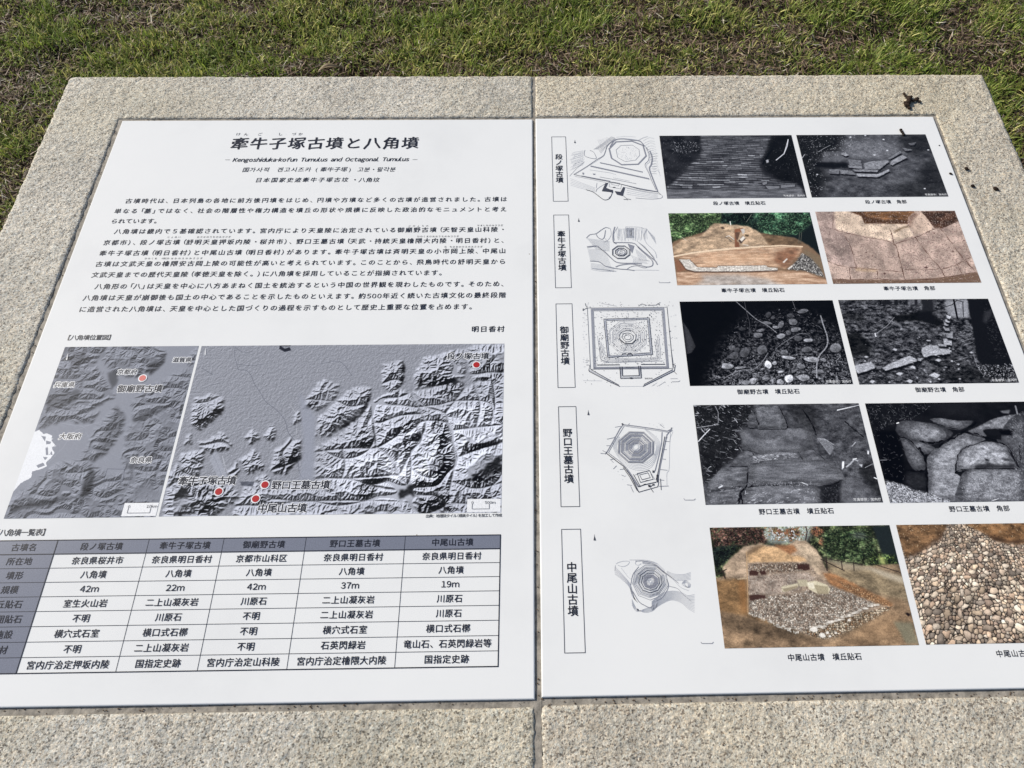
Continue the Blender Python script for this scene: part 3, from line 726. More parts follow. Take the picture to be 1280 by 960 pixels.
def pic_slabs():        # large flat slabs stepping down
    s = Pic(HR, 180.3, 483.2, 374.6, 606.2, (862, 498, 5.203), seed=17)
    t = noise(s.h, s.w, 12, 20, 6, 81, .65)
    s.im[:] = bw(.13 + .26 * t)
    lt = s.mask([(20, 40), (430, 40), (380, 180), (320, 200), (340, 330), (240, 430), (100, 560)], 6, 14)
    s.mul(lt, .34); s.litter(lt, 900, 7, 1.3, [bw(.25), bw(.12), bw(.38), bw(.04)], a=.8); s.litter(lt, 90, 16, 1.8, [bw(.6), bw(.75), bw(.5)], ang=(.5, .5))
    def slab(P, v, sc=(9, 16), k=.42, r=4):
        M = s.mask(P, 1, r); s.lay(M, bw(v * (.74 + .62 * (noise(s.h, s.w, sc[0], sc[1], 5, int(P[0][0]), .6) - .15)))); s.mul(np.clip(M - s.mask(np.array(P) * .86 + np.mean(P, 0) * .14 - [0, 8], 6), 0, 1), .80); return M
    slab([(430, 60), (570, 45), (600, 90), (630, 160), (615, 195), (450, 198), (420, 110)], .37); slab([(385, 110), (430, 80), (455, 160), (440, 190), (380, 190)], .30)
    slab([(625, 90), (700, 130), (720, 190), (640, 195)], .26)
    slab([(320, 210), (420, 198), (750, 195), (800, 225), (805, 320), (730, 345), (480, 370), (400, 340), (345, 330), (335, 260)], .36, (24, 40))
    slab([(340, 345), (410, 342), (430, 370), (380, 440), (265, 440)], .36); slab([(410, 370), (560, 350), (700, 350), (700, 380), (560, 392), (410, 420)], .40)
    slab([(700, 350), (810, 335), (900, 410), (740, 420)], .34)
    slab([(390, 440), (560, 395), (900, 400), (990, 480), (1010, 520), (930, 545), (850, 570), (730, 550), (560, 552), (410, 560), (380, 560)], .40, (10, 60))
    slab([(210, 450), (375, 448), (365, 560), (130, 600), (100, 610), (130, 540)], .38, (8, 30)); slab([(100, 620), (360, 580), (330, 690), (100, 700)], .37, (8, 30))
    slab([(370, 580), (560, 565), (830, 570), (845, 620), (850, 700), (345, 700)], .38, (10, 30)); slab([(1000, 520), (1060, 500), (1200, 600), (1230, 700), (965, 700), (980, 580)], .33, (20, 30))
    s.fill([(850, 580), (980, 545), (975, 700), (860, 700)], bw(.07), 5, .9, rough=10)
    s.litter(s.mask([(850, 590), (975, 560), (965, 690), (870, 690)]), 120, 5, 1.4, [bw(.3), bw(.18)])
    for P, w in (([(380, 190), (450, 200), (610, 200), (635, 185), (625, 150), (590, 70)], 4), ([(418, 90), (440, 150), (450, 170)], 3), ([(378, 450), (372, 550), (365, 575)], 5), ([(365, 575), (330, 620), (318, 690)], 8), ([(330, 620), (345, 690)], 7), ([(380, 580), (480, 565), (640, 562), (740, 552)], 4.5), ([(260, 442), (375, 444)], 3),
                 ([(410, 560), (380, 582)], 3), ([(1010, 150), (1080, 210), (1130, 250)], 5), ([(750, 90), (800, 180), (825, 240)], 6), ([(730, 70), (780, 130)], 4), ([(345, 335), (400, 345), (420, 372)], 2.5), ([(800, 330), (880, 400)], 2), ([(845, 575), (930, 560), (985, 535)], 5), ([(705, 350), (735, 400)], 2)):
        s.crack(P, w * 1.15, bw(.03), .95)
    s.litter(s.mask([(410, 380), (560, 355), (700, 360), (700, 385), (560, 395), (420, 425)]), 130, 9, 1.3, [bw(.78), bw(.6)], ang=(0, .3), a=.7)
    s.litter(s.mask([(380, 540), (800, 540), (840, 560), (700, 575), (380, 570)]), 90, 6, 1.4, [bw(.66), bw(.5)], a=.7)
    s.litter(s.mask([(360, 600), (840, 590), (840, 680), (360, 690)]), 60, 10, 2.0, [bw(.74), bw(.6)], ang=(-.3, .5), a=.7); s.litter(s.mask([(120, 560), (340, 560), (320, 690), (120, 690)]), 60, 7, 1.6, [bw(.6)], ang=(-.4, .4), a=.6)
    rt = s.mask([(640, 40), (1110, 40), (1250, 680), (1200, 600), (1000, 480), (820, 300), (760, 150)])
    s.litter(rt, 700, 6, 1.3, [bw(.34), bw(.14), bw(.42), bw(.08)], a=.55)
    s.mul(s.mask([(560, 40), (820, 40), (840, 240), (780, 210), (680, 140), (640, 60)], 10), .62); s.mul(s.mask([(1160, 400), (1225, 520), (1260, 680), (1200, 600), (1100, 470)], 6), .5)
    s.lay(s.mask([(828, 262), (870, 255), (945, 320), (912, 370), (900, 350)], 1, 5), bw(.42)); s.seg([(830, 262), (880, 265), (935, 300)], 2, bw(.7), .8); s.seg([(850, 285), (910, 362)], 1.6, bw(.66), .7)
    s.seg([(960, 76), (1100, 44)], 4.5, bw(.82), taper=True); s.seg([(55, 280), (100, 230), (130, 200)], 3.4, bw(.8)); s.seg([(45, 190), (150, 175)], 2.2, bw(.6)); s.seg([(165, 50), (185, 90), (185, 160)], 2.4, bw(.5)); s.seg([(190, 70), (205, 45)], 1.8, bw(.5))
    for P in ([(992, 410), (1006, 408), (1004, 450), (990, 465)], [(1155, 340), (1166, 342), (1166, 366), (1156, 362)]): s.fill(P, bw(.92), 1)
    s.seg([(1018, 445), (1045, 425), (1070, 395), (1090, 405)], 5, bw(.62)); s.seg([(1060, 395), (1085, 390)], 3, bw(.85)); s.seg([(1105, 455), (1130, 460)], 5, bw(.12)); s.fill([(1100, 430), (1125, 430), (1120, 450)], bw(.7), 1)
    s.seg([(1055, 310), (1078, 285)], 3, bw(.6)); s.seg([(1140, 450), (1190, 425)], 1.8, bw(.55)); s.seg([(1200, 515), (1225, 525)], 4, bw(.8)); s.seg([(190, 580), (212, 568)], 5, bw(.75)); s.seg([(730, 548), (765, 560)], 3, bw(.75))
    s.grain(.28)
    return s

def pic_boulders():     # cut boulders fitted together
    s = Pic(HR, 382, 483.6, 573.5, 607, (1076, 498, 6.275), seed=18)
    s.im[:] = bw(.03 + .05 * noise(s.h, s.w, 20, 30, 4, 3))
    s.litter(s.mask([(40, 50), (560, 50), (420, 160), (270, 200), (100, 300)]), 260, 8, 1.3, [bw(.22), bw(.4), bw(.12)])
    s.lay(s.mask([(560, 30), (900, 40), (900, 130), (600, 130)], 20), bw(.11), .8)
    def st(P, v, r=3):
        P = np.array(P, float); M = s.mask(spline(P, 4, True), 1, r)
        n = noise(s.h, s.w, 9, 14, 5, int(P[0][0] + P[0][1]), .62); f = noise(s.h, s.w, 2.2, 4, 2, int(P[1][0]))
        c = P.mean(0); e = s.mask(P * .82 + c * .18 - [0, 8], 7)
        s.lay(M, bw(v * .80 * (.50 + .50 * n + .22 * f) * (.70 + .44 * e))); return M
    st([(275, 220), (330, 175), (480, 185), (600, 210), (720, 270), (640, 340), (470, 370), (300, 290)], .40)
    st([(350, 260), (400, 210), (480, 192), (640, 250), (670, 290), (620, 335), (470, 335), (390, 310)], .60)
    st([(540, 165), (620, 155), (760, 175), (880, 178), (800, 240), (700, 240), (600, 205)], .52)
    st([(305, 305), (350, 320), (440, 395), (500, 470), (500, 560), (420, 560), (360, 470), (330, 380)], .44); st([(380, 340), (480, 345), (590, 395), (500, 440), (430, 400)], .50)
    st([(340, 590), (500, 590), (520, 720), (420, 720), (330, 660)], .16)
    st([(840, 265), (930, 215), (1040, 160), (1200, 125), (1290, 130), (1290, 300), (1180, 250), (1060, 240), (960, 250), (980, 300)], .60)
    st([(1150, 180), (1290, 140), (1290, 560), (1240, 540), (1200, 420), (1100, 330)], .42)
    st([(1060, 330), (1100, 330), (1200, 410), (1220, 500), (1150, 400)], .40)
    s.fill([(960, 245), (1200, 240), (1180, 290), (1000, 290)], bw(.07), 4, .8); s.fill([(1080, 255), (1190, 245), (1185, 290), (1100, 285)], bw(.015), 2)
    st([(520, 460), (700, 320), (790, 272), (880, 290), (975, 325), (800, 390), (755, 480), (740, 580), (800, 640), (800, 830), (520, 830), (530, 650)], .64)
    st([(745, 560), (760, 440), (830, 370), (980, 338), (1120, 365), (1160, 420), (1225, 540), (1180, 550), (820, 560), (790, 570)], .72)
    st([(770, 660), (830, 565), (1000, 552), (1200, 556), (1290, 560), (1290, 830), (780, 830)], .58)
    s.fill([(890, 525), (1010, 505), (1110, 525), (1210, 510), (1215, 548), (900, 556)], bw(.10), 4, .8, rough=8); s.fill([(970, 470), (1010, 480), (1000, 495), (975, 490)], bw(.15), 2); s.fill([(1110, 470), (1180, 475), (1170, 495), (1120, 490)], bw(.2), 3)
    K = bw(.015)
    for P, w in (([(600, 380), (700, 320), (800, 262), (900, 190)], 9), ([(470, 335), (560, 350), (640, 330)], 8), ([(760, 440), (742, 560), (745, 590)], 6), ([(770, 430), (810, 390), (960, 338)], 4), ([(540, 170), (640, 215), (760, 240)], 4), ([(820, 268), (900, 275), (990, 310), (1060, 330)], 6),
                 ([(505, 450), (515, 600), (518, 740)], 9), ([(300, 300), (380, 325), (440, 390), (490, 450)], 4), ([(750, 570), (810, 556), (1000, 548), (1220, 552)], 4), ([(1060, 335), (1150, 380), (1215, 500)], 5), ([(1240, 370), (1250, 480)], 7), ([(350, 560), (420, 570), (500, 570)], 9), ([(590, 385), (470, 340)], 3), ([(455, 385), (480, 430)], 8)):
        s.crack(P, w * 1.05, K, .95)
    s.fill([(110, 250), (270, 250), (330, 400), (350, 600), (330, 680), (190, 640), (150, 400)], bw(.01), 5)
    s.litter(s.mask([(130, 260), (340, 320), (350, 640), (180, 600)]), 60, 8, 1.3, [bw(.2), bw(.34)]); s.seg([(150, 484), (200, 482)], 2, bw(.5)); s.seg([(1030, 800), (1080, 785)], 2, bw(.9))
    g = s.mask([(190, 640), (330, 680), (420, 720), (560, 750), (700, 800), (700, 830), (200, 830)], 3, 12)
    s.lay(g, bw(.35 + .4 * noise(s.h, s.w, 4, 6, 4, 9))); s.litter(g, 500, 7, 1.5, [bw(.8), bw(.55), bw(.2), bw(.1)])
    s.litter(s.mask([(1150, 130), (1290, 100), (1290, 800), (1200, 800), (1200, 500)]), 420, 6, 1.4, [bw(.6), bw(.2), bw(.35)], ang=(1.4, .5), a=.6); s.litter(s.mask([(780, 620), (1290, 580), (1290, 800), (800, 820)]), 600, 3.5, 1.3, [bw(.8), bw(.3)], a=.4)
    s.seg([(1210, 60), (1225, 120)], 6, bw(.45)); s.seg([(280, 195), (295, 190)], 4, bw(.9)); s.fill([(1090, 100), (1170, 90), (1160, 120), (1110, 115)], bw(.4), 2)
    s.grain(.26)
    return s

def pic_mound():        # excavated mound with cobbles, autumn trees and a fence
    s = Pic(HR, 181.5, 632, 375.3, 756.3, (882, 652, 4.741), seed=19)
    s.im[:] = C(70, 78, 58)
    M = s.mask([(0, 0), (1300, 0), (1300, 380), (0, 380)])
    foliage(s, M, [C(70, 86, 50), C(96, 110, 66), C(48, 60, 40), C(120, 130, 86)], 8, 91, .4, 300)
    s.fill([(330, 30), (640, 25), (620, 110), (480, 140), (350, 120)], C(206, 218, 222), 8, .55, rough=20)
    foliage(s, s.mask([(20, 35), (200, 30), (350, 40), (360, 130), (200, 140), (60, 180)], 4, 20), [C(84, 56, 48), C(110, 70, 56), C(56, 44, 40), C(70, 76, 50), C(136, 98, 84)], 7, 93, .45, 420)
    foliage(s, s.mask([(30, 150), (190, 140), (140, 220), (60, 290)], 3), [C(30, 44, 38), C(50, 66, 46), C(22, 28, 28)], 7, 94, .5, 160)
    for (x, y, a) in ((510, 70, 60), (660, 60, 50), (700, 120, 40), (420, 60, 40), (770, 120, 60)):
        foliage(s, s.mask([(x - a, y), (x, y - a * .7), (x + a, y), (x, y + a * .7)], 4, 16), [C(150, 92, 58), C(186, 110, 70), C(120, 100, 60), C(110, 66, 62)], 6, int(x), .55, 70)
    s.litter(s.mask([(330, 30), (640, 28), (560, 120), (360, 110)]), 260, 5, 2.2, [C(222, 230, 232), C(196, 206, 210), C(120, 110, 70), C(160, 100, 60)], a=.85)
    foliage(s, s.mask([(700, 50), (980, 40), (1010, 190), (900, 230), (720, 210), (690, 130)], 4, 14), [C(60, 84, 48), C(84, 108, 62), C(40, 60, 38), C(104, 126, 80)], 8, 97, .5, 360)
    s.fill([(870, 60), (940, 70), (950, 100), (880, 100)], C(160, 178, 180), 6, .35, rough=14)
    s.seg([(590, 115), (600, 60), (590, 30)], 4, C(60, 50, 50)); s.seg([(605, 110), (630, 70)], 2.6, C(70, 58, 56)); s.seg([(850, 75), (900, 80), (960, 90), (1010, 95)], 3, C(40, 44, 36))
    s.fill([(985, 25), (1085, 22), (1155, 290), (1110, 300), (1040, 180)], C(26, 34, 36), 3, rough=6)
    foliage(s, s.mask([(960, 190), (1120, 200), (1150, 300), (980, 290)], 4, 10), [C(70, 96, 50), C(120, 150, 70), C(44, 64, 40)], 6, 98, .5, 120); s.fill([(1020, 210), (1050, 205), (1070, 260), (1040, 255)], C(196, 206, 110), 5, .8)
    t = noise(s.h, s.w, 20, 34, 6, 99, .6); f = noise(s.h, s.w, 4, 6, 4, 5)
    E_ = lambda M, c, k=.5: s.lay(M, c * (1 - k / 2 + k * t + .25 * (f - .5))[..., None])
    E_(s.mask([(40, 340), (120, 320), (1140, 250), (1300, 380), (1300, 800), (60, 800)], 2), C(126, 102, 76), .7)
    E_(s.mask([(700, 230), (950, 270), (1170, 330), (1200, 470), (1060, 440), (760, 320)], 4, 8), C(138, 118, 88), .5); s.fill([(940, 270), (1000, 275), (1170, 330), (1175, 370), (1060, 330)], C(186, 172, 148), 5, .8)
    s.fill([(690, 215), (1000, 275), (960, 290), (830, 285)], C(170, 154, 128), 4, .6)
    E_(s.mask([(100, 270), (150, 215), (230, 145), (330, 130), (420, 150), (470, 150), (530, 112), (590, 112), (650, 160), (700, 250), (740, 340), (700, 360), (240, 340), (120, 330)], 2, 6), C(164, 138, 112), .5)
    E_(s.mask([(245, 200), (330, 145), (430, 150), (510, 200), (600, 215), (600, 240), (250, 245)], 3, 6), C(204, 158, 108), .4)
    E_(s.mask([(400, 135), (520, 140), (545, 170), (500, 195), (450, 170)], 3, 4), C(150, 96, 58), .4); s.fill([(240, 180), (300, 140), (350, 140), (300, 175), (245, 205)], C(104, 78, 52), 4, .75, rough=6)
    E_(s.mask([(540, 150), (600, 130), (690, 220), (660, 330), (610, 250)], 4, 6), C(190, 164, 134), .4)
    cl = s.mask([(250, 245), (600, 240), (690, 340), (740, 370), (880, 430), (1020, 480), (1130, 490), (1040, 560), (740, 695), (680, 690), (540, 650), (380, 590), (250, 550)], 2, 8)
    E_(cl, C(150, 128, 108), .4)
    s.stones(s.mask([(250, 460), (450, 430), (560, 420), (740, 380), (1010, 480), (960, 520), (760, 590), (640, 650), (560, 650), (380, 590), (250, 545)], 2, 8), 6.0, [C(190, 176, 160), C(156, 138, 122), C(206, 196, 182), C(132, 110, 94), C(172, 152, 134)], 7, .04, near=(.40, 1.05), dark=.5, a=.85)
    E_(s.mask([(250, 320), (600, 300), (650, 340), (560, 400), (440, 430), (260, 440)], 3, 6), C(150, 132, 118), .6)
    s.stones(s.mask([(255, 250), (600, 245), (610, 290), (260, 310)], 2, 8), 5, [C(158, 136, 116), C(120, 92, 74), C(190, 172, 154)], 8, .08, a=.75)
    s.litter(s.mask([(250, 250), (620, 250), (700, 400), (250, 440)]), 500, 4, 1.6, [C(206, 194, 180), C(90, 66, 52), C(120, 96, 80)], a=.55)
    for P in ([(258, 292), (290, 288), (315, 300), (310, 320), (262, 320)], [(318, 295), (350, 288), (362, 310), (330, 320)], [(258, 436), (300, 432), (355, 436), (352, 456), (300, 462), (262, 468)], [(540, 250), (612, 252), (618, 285), (590, 290), (545, 280)]): s.fill(P, C(52, 26, 22), 1, .85, rough=4)
    E_(s.mask([(690, 300), (760, 310), (900, 380), (1120, 490), (1100, 510), (1010, 480), (880, 430), (740, 375)], 3, 8), C(158, 104, 62), .5); s.stones(s.mask([(720, 320), (900, 390), (1120, 490), (1040, 500), (880, 430)], 3, 8), 6, [C(160, 120, 80), C(120, 84, 54), C(190, 160, 120)], 9, .08, a=.5)
    s.stones(s.mask([(560, 655), (760, 590), (960, 530), (1130, 495), (1040, 565), (760, 690), (690, 695)], 2, 6), 6.5, [C(176, 150, 118), C(206, 188, 160), C(130, 96, 66)], 12, .08, a=.85)
    for i in range(34):     # the row of larger white edge stones
        q = i / 33; x, y = 625 + 390 * q + s.r.normal() * 5, 645 - 155 * q + s.r.normal() * 5; a = 15 - 4 * q
        s.fill([(x - a, y), (x - a * .4, y - a * .6), (x + a * .8, y - a * .5), (x + a, y + a * .3), (x, y + a * .6)], C(214, 206, 194) * s.r.uniform(.8, 1.08), 1)
        s.seg([(x - a, y + a * .7), (x + a, y + a * .6)], 1.4, C(84, 66, 50), .7)
    for x, y, a in ((690, 675, 22), (735, 680, 10), (640, 640, 24), (770, 660, 10), (385, 592, 10), (850, 585, 12), (720, 660, 12)): s.fill([(x - a, y), (x - a * .3, y - a * .8), (x + a * .7, y - a * .5), (x + a, y + a * .4), (x, y + a * .7)], C(228, 222, 212), 1)
    s.litter(s.mask([(250, 540), (560, 655), (540, 665), (250, 560)]), 60, 5, 3, [C(226, 218, 206)])
    for P, c in (([(448, 385), (545, 365), (550, 385), (470, 418), (452, 415)], C(196, 184, 152)), ([(540, 345), (600, 345), (610, 385), (555, 385)], C(176, 164, 134)), ([(598, 360), (650, 350), (720, 375), (738, 400), (728, 428), (665, 430), (610, 400)], C(206, 194, 160)), ([(640, 375), (725, 385), (728, 428), (665, 430)], C(164, 150, 118)), ([(600, 362), (640, 362), (645, 400), (612, 392)], C(222, 212, 186)), ([(455, 400), (545, 378), (545, 392), (470, 418)], C(150, 134, 106))):
        s.fill(P, c, 1)
    s.fill([(640, 432), (735, 430), (720, 460), (650, 455)], C(92, 72, 56), 5, .6)
    E_(s.mask([(60, 345), (230, 345), (250, 550), (400, 610), (80, 560)], 3, 8), C(132, 96, 58), .6); s.fill([(190, 345), (245, 345), (250, 545), (215, 540), (200, 430)], C(150, 96, 48), 6, .6)
    s.seg([(240, 180), (246, 330), (250, 540)], 3, C(196, 150, 100), .6); s.seg([(190, 340), (240, 336)], 4, C(196, 170, 134), .7)
    E_(s.mask([(80, 530), (250, 560), (540, 680), (740, 712), (900, 650), (1120, 500), (1210, 500), (1280, 800), (100, 800)], 4, 8), C(132, 104, 76), .8)
    s.mul(s.mask([(80, 535), (260, 560), (540, 668), (690, 705), (740, 705), (640, 730), (420, 690), (100, 600)], 10), .66); s.fill([(900, 620), (1140, 540), (1200, 700), (800, 740)], C(168, 126, 84), 24, .5)
    s.fill([(1110, 590), (1220, 600), (1262, 725), (1190, 725)], C(120, 116, 92), 4, .85, rough=6); s.fill([(1183, 545), (1195, 538), (1212, 552), (1200, 564)], C(30, 20, 20), 1)
    s.fill([(1040, 440), (1180, 470), (1190, 520), (1110, 500)], C(150, 116, 82), 8, .6)
    for P, w in (([(713, 215), (718, 290)], 4), ([(680, 222), (820, 290)], 3), ([(803, 235), (808, 280)], 3), ([(875, 240), (878, 290)], 3), ([(730, 222), (930, 255)], 2.4), ([(990, 250), (1150, 300)], 2.6), ([(60, 315), (122, 282)], 3), ([(92, 275), (115, 335)], 4)): s.seg(P, w, C(44, 34, 32), .9)
    s.grain(.16); s.tone = (1.04, .78, .95)
    return s

def pic_cobbles():      # rounded river cobbles close up
    s = Pic(HR, 382.5, 632, 573.5, 756, (1116, 652, 5.926), seed=20)
    cols = [C(196, 178, 160), C(168, 152, 138), C(214, 200, 182), C(146, 128, 116), C(182, 158, 138), C(204, 192, 178), C(134, 124, 116), C(190, 170, 148)]
    s.im[:] = C(70, 50, 38)
    s.stones(FULL(s), 11.5, cols, 3, .06, near=(.65, 1.2), sq=1.0, dark=.22)
    # bigger stones scattered over the bed
    Y0 = s.im.copy(); b = Pic(HR, 382.5, 632, 573.5, 756, (1116, 652, 5.926), seed=20)
    t = s.Y / s.h; k = .55 + .7 * t
    Yw = np.cumsum(1 / (27 * (.55 + .7 * np.arange(s.h) / s.h)))
    X = (s.X - s.w / 2) / (27 * k) + 80 + (noise(s.h, s.w, 14, 14, 2, 4) - .5) * .5; Y = Yw[s.Y.astype(int)] * 1.25 + 80 + (noise(s.h, s.w, 14, 14, 2, 6) - .5) * .5
    F1, F2, ID, DX, DY = worley(X, Y, 77)
    on = (ID * 331 % 1 > .36) & (F1 < .50) & (F2 - F1 > .05)
    rim = np.clip((.50 - F1) * 9, 0, 1) * np.clip((F2 - F1 - .05) * 8, 0, 1)
    ca = np.array(cols)[((ID * 613) % 1 * len(cols)).astype(int)] * (.78 + .36 * ((ID * 97) % 1))[..., None] * np.clip(1.12 - .5 * F1 - .45 * DY - .15 * DX, .4, 1.3)[..., None] * (.92 + .16 * noise(s.h, s.w, 3, 3, 3, 8))[..., None]
    s.im = np.where(on[..., None], ca * (.25 + .75 * rim)[..., None], s.im * (1 - .0))
    e = s.mask([(15, 15), (400, 20), (395, 60), (340, 130), (210, 210), (110, 270), (80, 230)], 3, 14)
    s.lay(e, C(112, 84, 58) * (.55 + .8 * noise(s.h, s.w, 14, 22, 5, 5))[..., None])
    e2 = s.mask([(520, 15), (1300, 10), (1300, 150), (960, 160), (860, 165), (760, 140), (640, 70)], 3, 14)
    s.lay(e2, C(120, 88, 58) * (.55 + .8 * noise(s.h, s.w, 14, 22, 5, 6))[..., None])
    s.litter(np.maximum(e, e2), 420, 3, 2, [C(176, 150, 120), C(70, 48, 34), C(150, 116, 80)], a=.7)
    s.fill([(660, 80), (760, 145), (900, 168), (1000, 150), (1000, 130), (860, 140), (740, 105)], C(50, 36, 28), 4, .75)
    s.fill([(110, 275), (230, 215), (350, 145), (400, 70), (380, 60), (320, 120), (200, 195)], C(66, 48, 36), 4, .6)
    s.shadeN(.12, 60, 80, 12); s.grain(.12); s.im *= C(262, 254, 244); s.tone = (1.05, .9, .92)
    return s

# relief maps ---------------------------------------------------------------
def erode(M, steps, k, seed, up=None):
    """rivers cut a raised land down to the plain: gives branching valleys and sharp ridges"""
    h, w = M.shape; r = np.random.default_rng(seed)
    U = M * (up if up is not None else 1.); fixed = M < .02; fixed[0, :] = fixed[0, :] | (M[0, :] < .3)
    Z = U * (.6 + .5 * noise(h, w, 14, 14, 3, seed)) + r.random((h, w)) * .25
    Z[fixed] = 0
    D8 = [(-1, 0, 1.), (1, 0, 1.), (0, -1, 1.), (0, 1, 1.), (-1, -1, 1.414), (-1, 1, 1.414), (1, -1, 1.414), (1, 1, 1.414)]
    idx = np.arange(h * w).reshape(h, w)
    for s_ in range(steps):
        P = np.pad(Z, 1, mode='edge'); best = np.zeros((h, w)); rec = idx.copy(); dist = np.ones((h, w))
        for dy, dx, L in D8:
            q = (Z - P[1 + dy:1 + dy + h, 1 + dx:1 + dx + w]) / L * (1 + .25 * r.random((h, w)))
            m = q > best; yy = np.clip(np.arange(h) + dy, 0, h - 1); xx = np.clip(np.arange(w) + dx, 0, w - 1)
            t = idx[yy][:, xx]; best = np.where(m, q, best); rec = np.where(m, t, rec); dist = np.where(m, L, dist)
        order = np.argsort(-Z.ravel(), kind='stable').tolist(); rl = rec.ravel().tolist(); A = [1.] * (h * w)
        for c in order:
            q = rl[c]
            if q != c: A[q] += A[c]
        f = (k * np.sqrt(np.array(A)) / dist.ravel()); f[fixed.ravel()] = 0; f = f.tolist()
        Zl = (Z + U * .22 * ~fixed).ravel().tolist()
        for c in reversed(order):
            q = rl[c]
            if q != c: Zl[c] = (Zl[c] + f[c] * Zl[q]) / (1 + f[c])
        Z = np.array(Zl).reshape(h, w); P = np.pad(Z, 1, mode='edge')
        Z = np.where(fixed, 0, Z * .92 + .02 * (P[:-2, 1:-1] + P[2:, 1:-1] + P[1:-1, :-2] + P[1:-1, 2:]))
    return Z
def relief(s, mt, g, steps, k, seed, amp, lift=60, net=0):
    """g = metres-free grid step in canvas pixels; returns slope facing the upper left light"""
    ys = np.arange(0, s.h, g); xs = np.arange(0, s.w, g); M = blur(mt, 2)[ys.astype(int)][:, xs.astype(int)]
    h, w = M.shape
    if net: nn = noise(h, w, net / g, net * 1.5 / g, 2, seed + 31, .35); M = np.where(np.abs(nn - .5) < .6 * g / net * .9, 0, M)
    Z = erode(M, steps, k, seed, .5 + 1.1 * noise(h, w, lift / g, lift / g, 4, seed + 7))
    y = np.linspace(0, h - 1.001, s.h); x = np.linspace(0, w - 1.001, s.w); yi, xi = y.astype(int), x.astype(int); fy, fx = (y - yi)[:, None], x - xi
    H = (Z[yi][:, xi] * (1 - fx) + Z[yi][:, xi + 1] * fx) * (1 - fy) + (Z[yi + 1][:, xi] * (1 - fx) + Z[yi + 1][:, xi + 1] * fx) * fy
    gy, gx = np.gradient(blur(H, 1) * .6 + H * .4)
    return (gx * .72 + gy) * amp, blur(mt, 2)

def pic_map_small():    # shaded relief of the region
    s = Pic(HL, 34.7, 393.5, 195, 610.6, (0, 425, 4.172), res=3.2, seed=30)
    mt = np.zeros((s.h, s.w))
    for P in ([(330, 20), (800, 20), (790, 100), (730, 190), (620, 190), (530, 100), (490, 120), (560, 230), (600, 300), (400, 400), (190, 470), (230, 330)],
              [(800, 30), (870, 60), (850, 120), (780, 180), (740, 160)], [(860, 200), (1043, 120), (1000, 400), (860, 720), (660, 700), (640, 600), (660, 470), (700, 420), (680, 320), (760, 260)],
              [(600, 340), (650, 400), (640, 470), (560, 580), (450, 650), (410, 640), (500, 460), (560, 390)], [(470, 640), (560, 700), (860, 700), (840, 930), (10, 940), (60, 830), (300, 640), (420, 630)], [(960, 100), (1043, 30), (1020, 180)], [(340, 400), (520, 370), (480, 430), (400, 430)]):
        mt = np.maximum(mt, s.mask(P, 4, 26))
    sh, M = relief(s, mt, 2.0, 26, .16, 301, 1.3, 50, 42)
    base = C(150, 154, 167)
    v = 1 + np.tanh(np.where(sh > 0, sh * .8, sh)) * np.where(sh > 0, .34, .62) - .10 * np.clip(M, 0, 1)
    s.im = base * v[..., None]
    for P, k in (([(610, 340), (660, 400), (560, 600), (470, 650), (520, 540)], .85), ([(470, 660), (500, 690), (470, 800), (430, 810), (430, 760)], .62), ([(240, 830), (400, 815), (470, 770), (480, 800), (300, 850), (60, 900), (60, 880)], .66), ([(760, 130), (830, 110), (870, 60), (850, 130), (780, 190)], .72),
                 ([(690, 410), (860, 350), (960, 300), (860, 365), (700, 430)], .66), ([(660, 660), (800, 590), (900, 500), (800, 610), (680, 680)], .76), ([(560, 170), (620, 160), (610, 230), (580, 260)], .66), ([(340, 100), (420, 60), (470, 90), (400, 150)], .8), ([(250, 300), (420, 260), (400, 320), (240, 380)], .8)):
        s.mul(s.mask(P, 4, 14), k)
    # streets and rivers on the plain
    for i in range(26):
        x, y = s.r.uniform(250, 600), s.r.uniform(400, 640); s.seg([(x, y), (x + s.r.uniform(-60, 60), y + s.r.uniform(10, 40))], 1, C(172, 178, 198), .35)
    s.seg([(500, 430), (380, 480), (330, 560), (250, 640)], 1.2, C(184, 190, 208), .5); s.seg([(300, 430), (430, 450), (520, 430)], 1.2, C(186, 190, 208), .5)
    for a, b in (((560, 672), (650, 674)), ((650, 674), (640, 738)), ((640, 738), (540, 735)), ((540, 735), (560, 672))): s.seg([a, b], 1.2, C(70, 74, 92), .8)
    W = C(228, 230, 235)
    coast = [(-40, 470), (190, 478), (205, 470), (225, 490), (250, 488), (272, 500), (268, 525), (288, 545), (272, 560), (285, 590), (262, 620), (240, 640), (245, 660), (200, 680), (170, 685), (160, 720), (110, 745), (65, 795), (-60, 1000), (-200, 800)]
    s.fill(coast, W, 0, rough=5)
    for P in ([(215, 500), (240, 505), (235, 530)], [(240, 525), (268, 532), (262, 542), (242, 545)], [(238, 560), (250, 556), (252, 600), (240, 600)], [(190, 655), (225, 640), (235, 655), (200, 668)], [(255, 600), (270, 580), (275, 600)], [(225, 610), (250, 612), (235, 628)]): s.fill(P, base, 0)
    for P in ([(238, 560), (290, 552)], [(245, 610), (262, 600), (258, 580)], [(205, 470), (180, 480)], [(275, 515), (262, 520)]): s.seg(P, 2.6, W)
    s.grain(.04); s.tone = (1.03, .75, 1.2)
    return s

